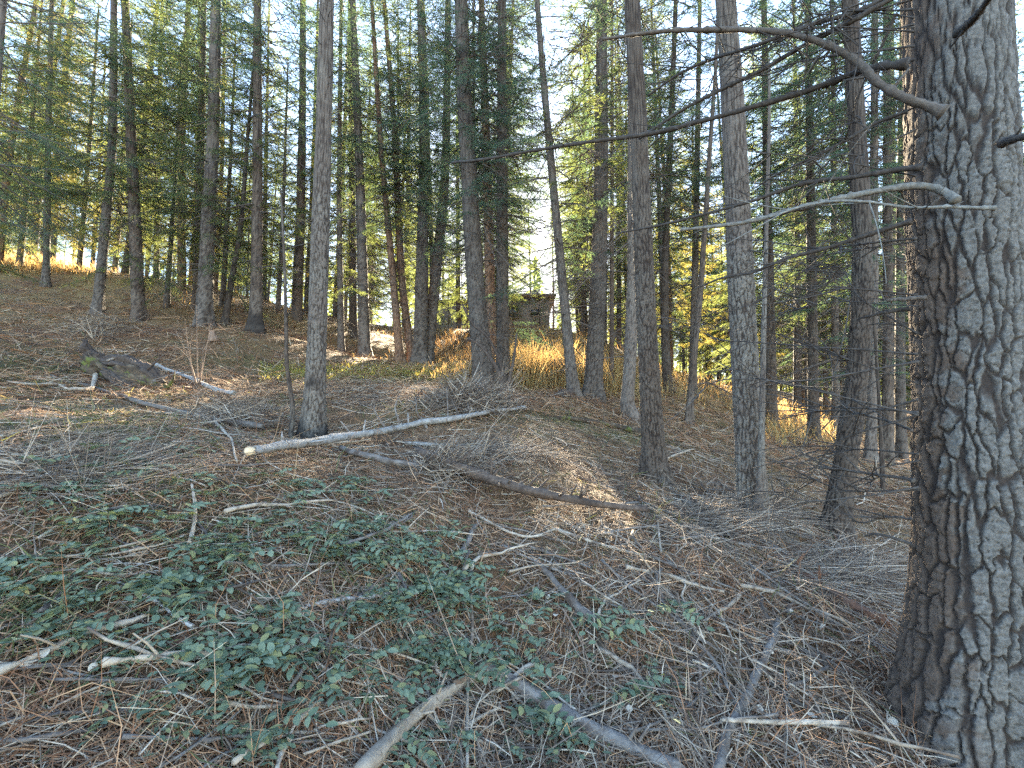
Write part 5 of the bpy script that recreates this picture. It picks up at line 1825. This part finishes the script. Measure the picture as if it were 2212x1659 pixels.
for k in range(16):
    L0, wa, la = LIVE['mid'][k % 6]
    L = .75 * RNG.uniform(.7, 1.2)
    az, el = k * 2.4, RNG.normal(-.05, .15)
    h_ = 1.75 + 2.3 * (k / 16)
    mbw, mbl = MB(), MB()
    dv = np.array([math.cos(az) * math.cos(el), math.sin(az) * math.cos(el), math.sin(el)])
    M = rot_to(dv)
    mbw.add(*xform(wa, M, L / L0, np.array([0, 0, h_])))
    mbl.add(*xform(la, M, L / L0, np.array([0, 0, h_])))
    f = ob('foliage', mbl.mesh('foliage', MAT_NEEDLE_BLUE, False), t)
    ob('bough', mbw.mesh('bough', MAT_TWIG), f)

for k, (px_, py_, d_, s_, lab) in enumerate(((1030, 735, 31, .17, 'small dark fir shrub before the left part of the house'), (1128, 728, 30, .13, 'small dark fir shrub under the right house windows'), (1205, 735, 29, .20, 'small dark fir shrub right of the house corner'), (950, 745, 29, .16, 'small dark fir shrub below the plain tan wing'))):
    b = P(px_, py_, d_)
    b[2] = gz(b[0], b[1])
    t = thing('fir_shrub', lab, 'shrub', b)
    bough(t, (CROWN_LOW[0][0], CROWN_LOW[0][1]), (0, 0, -.2), k * 1.7, (0, 0), s_)
for k, (px_, d_, s_, lab) in enumerate(((1108, 30, .36, 'thin young fir screening the left windows of the house'), (1166, 33, .42, 'thin young fir before the right end of the house'), (1010, 31, .40, 'thin young fir before the plain tan wing'), (968, 33, .34, 'thin young fir at the left end of the plain tan wing'), (1216, 31, .45, 'thin young fir just right of the house corner'))):
    b = P(px_, 735, d_)
    b[2] = gz(b[0], b[1])
    t = thing('young_fir', lab, 'tree', b)
    ob('trunk', FT[k % 3], t, (0, 0, 0), (0, 0, k), s_ * .62)
    bough(t, CROWN_LOW[0], (0, 0, -.2), k * 2.1, (0, 0), s_)

# ------------------------------------------------------------------ the house beyond the crest
def flatmat(name, c, sc=6, amt=.2):
    m, nt, b = newmat(name)
    n_ = noise(nt, sc, 6, .65, coords(nt))
    nt.links.new(ramp(nt, n_, [(.3, tuple(v * (1 - amt) for v in c)), (.7, tuple(min(1, v * (1 + amt)) for v in c))]), b.inputs['Base Color'])
    return m


M_WALL = flatmat('house_render', (.17, .135, .10), 1.5, .05)
M_ROOF = flatmat('house_shingle', (.16, .13, .11), 20, .35)
M_TRIM = flatmat('house_trim', (.15, .125, .10), 8, .1)
M_GLASS, nt_, b_ = newmat('window_glass')
b_.inputs['Base Color'].default_value = (.03, .035, .04, 1)
b_.inputs['Roughness'].default_value = .08
b_.inputs['Specular IOR Level'].default_value = .6
HD = 39.0


def building(name, label, x0, x1, ytop, ybase, d, depth, roof_h, eave, wins):
    a, b = P(x0, ybase, d), P(x1, ybase, d)
    w, z0 = b[0] - a[0], a[2]
    h = P(x0, ytop, d)[2] - z0
    c = np.array([(a[0] + b[0]) / 2, a[1] + depth / 2, z0])
    t = thing(name, label, 'house' if name == 'house' else 'shed', c)
    mb = MB()
    mb.box((0, 0, h / 2 - 1.0), (w / 2, depth / 2, h / 2 + 1.0))
    wall = ob('wall', mb.mesh('wall', M_WALL, False), t)
    mb = MB()
    X, Y = w / 2 + eave, depth / 2 + eave
    rx = max(.3, X - Y * .9)
    V = [(-X, -Y, h), (X, -Y, h), (X, Y, h), (-X, Y, h), (-X, -Y, h + .18), (X, -Y, h + .18), (X, Y, h + .18), (-X, Y, h + .18), (-rx, 0, h + roof_h), (rx, 0, h + roof_h)]
    mb.add(V, [(0, 3, 2, 1), (0, 1, 5, 4), (1, 2, 6, 5), (2, 3, 7, 6), (3, 0, 4, 7), (4, 5, 9, 8), (6, 7, 8, 9)], [(5, 6, 9), (7, 4, 8)])
    roof = ob('roof', mb.mesh('roof', M_ROOF, False), t)
    if name == 'house':
        mb = MB()
        mb.box((w * .2, .6, h + roof_h * .9), (.35, .35, .6))
        ob('chimney', mb.mesh('chimney', M_TRIM, False), roof)
    for (fx, fz, ww, wh) in wins:
        mb = MB()
        cx_, cz_ = fx * w / 2, fz * h
        for s_ in (-1, 1):
            mb.box((cx_ + s_ * (ww / 2 + .05), -depth / 2 - .03, cz_), (.05, .05, wh / 2 + .1))
            mb.box((cx_, -depth / 2 - .032, cz_ + s_ * (wh / 2 + .05)), (ww / 2, .05, .05))
        f = ob('window', mb.mesh('window', M_TRIM, False), t)
        mb = MB()
        mb.box((cx_, -depth / 2 - .012, cz_), (ww / 2, .01, wh / 2))
        ob('pane', mb.mesh('pane', M_GLASS, False), f)


building('house', 'tan house with a low hipped roof beyond the centre trunks', 1096, 1188, 640, 735, 39, 6, .95, .5, [(-.72, .66, .8, .9), (.3, .66, .7, .6)])
building('house', 'plain tan wing of a house left of the big leaning centre trunk', 938, 1022, 652, 740, 42, 7, .45, .4, [(.55, .66, .6, .5)])
building('shed', 'small brown shed behind the thin pole trunk', 1330, 1356, 704, 770, 36, 2.0, .3, .15, [(0, .6, .35, .4)])
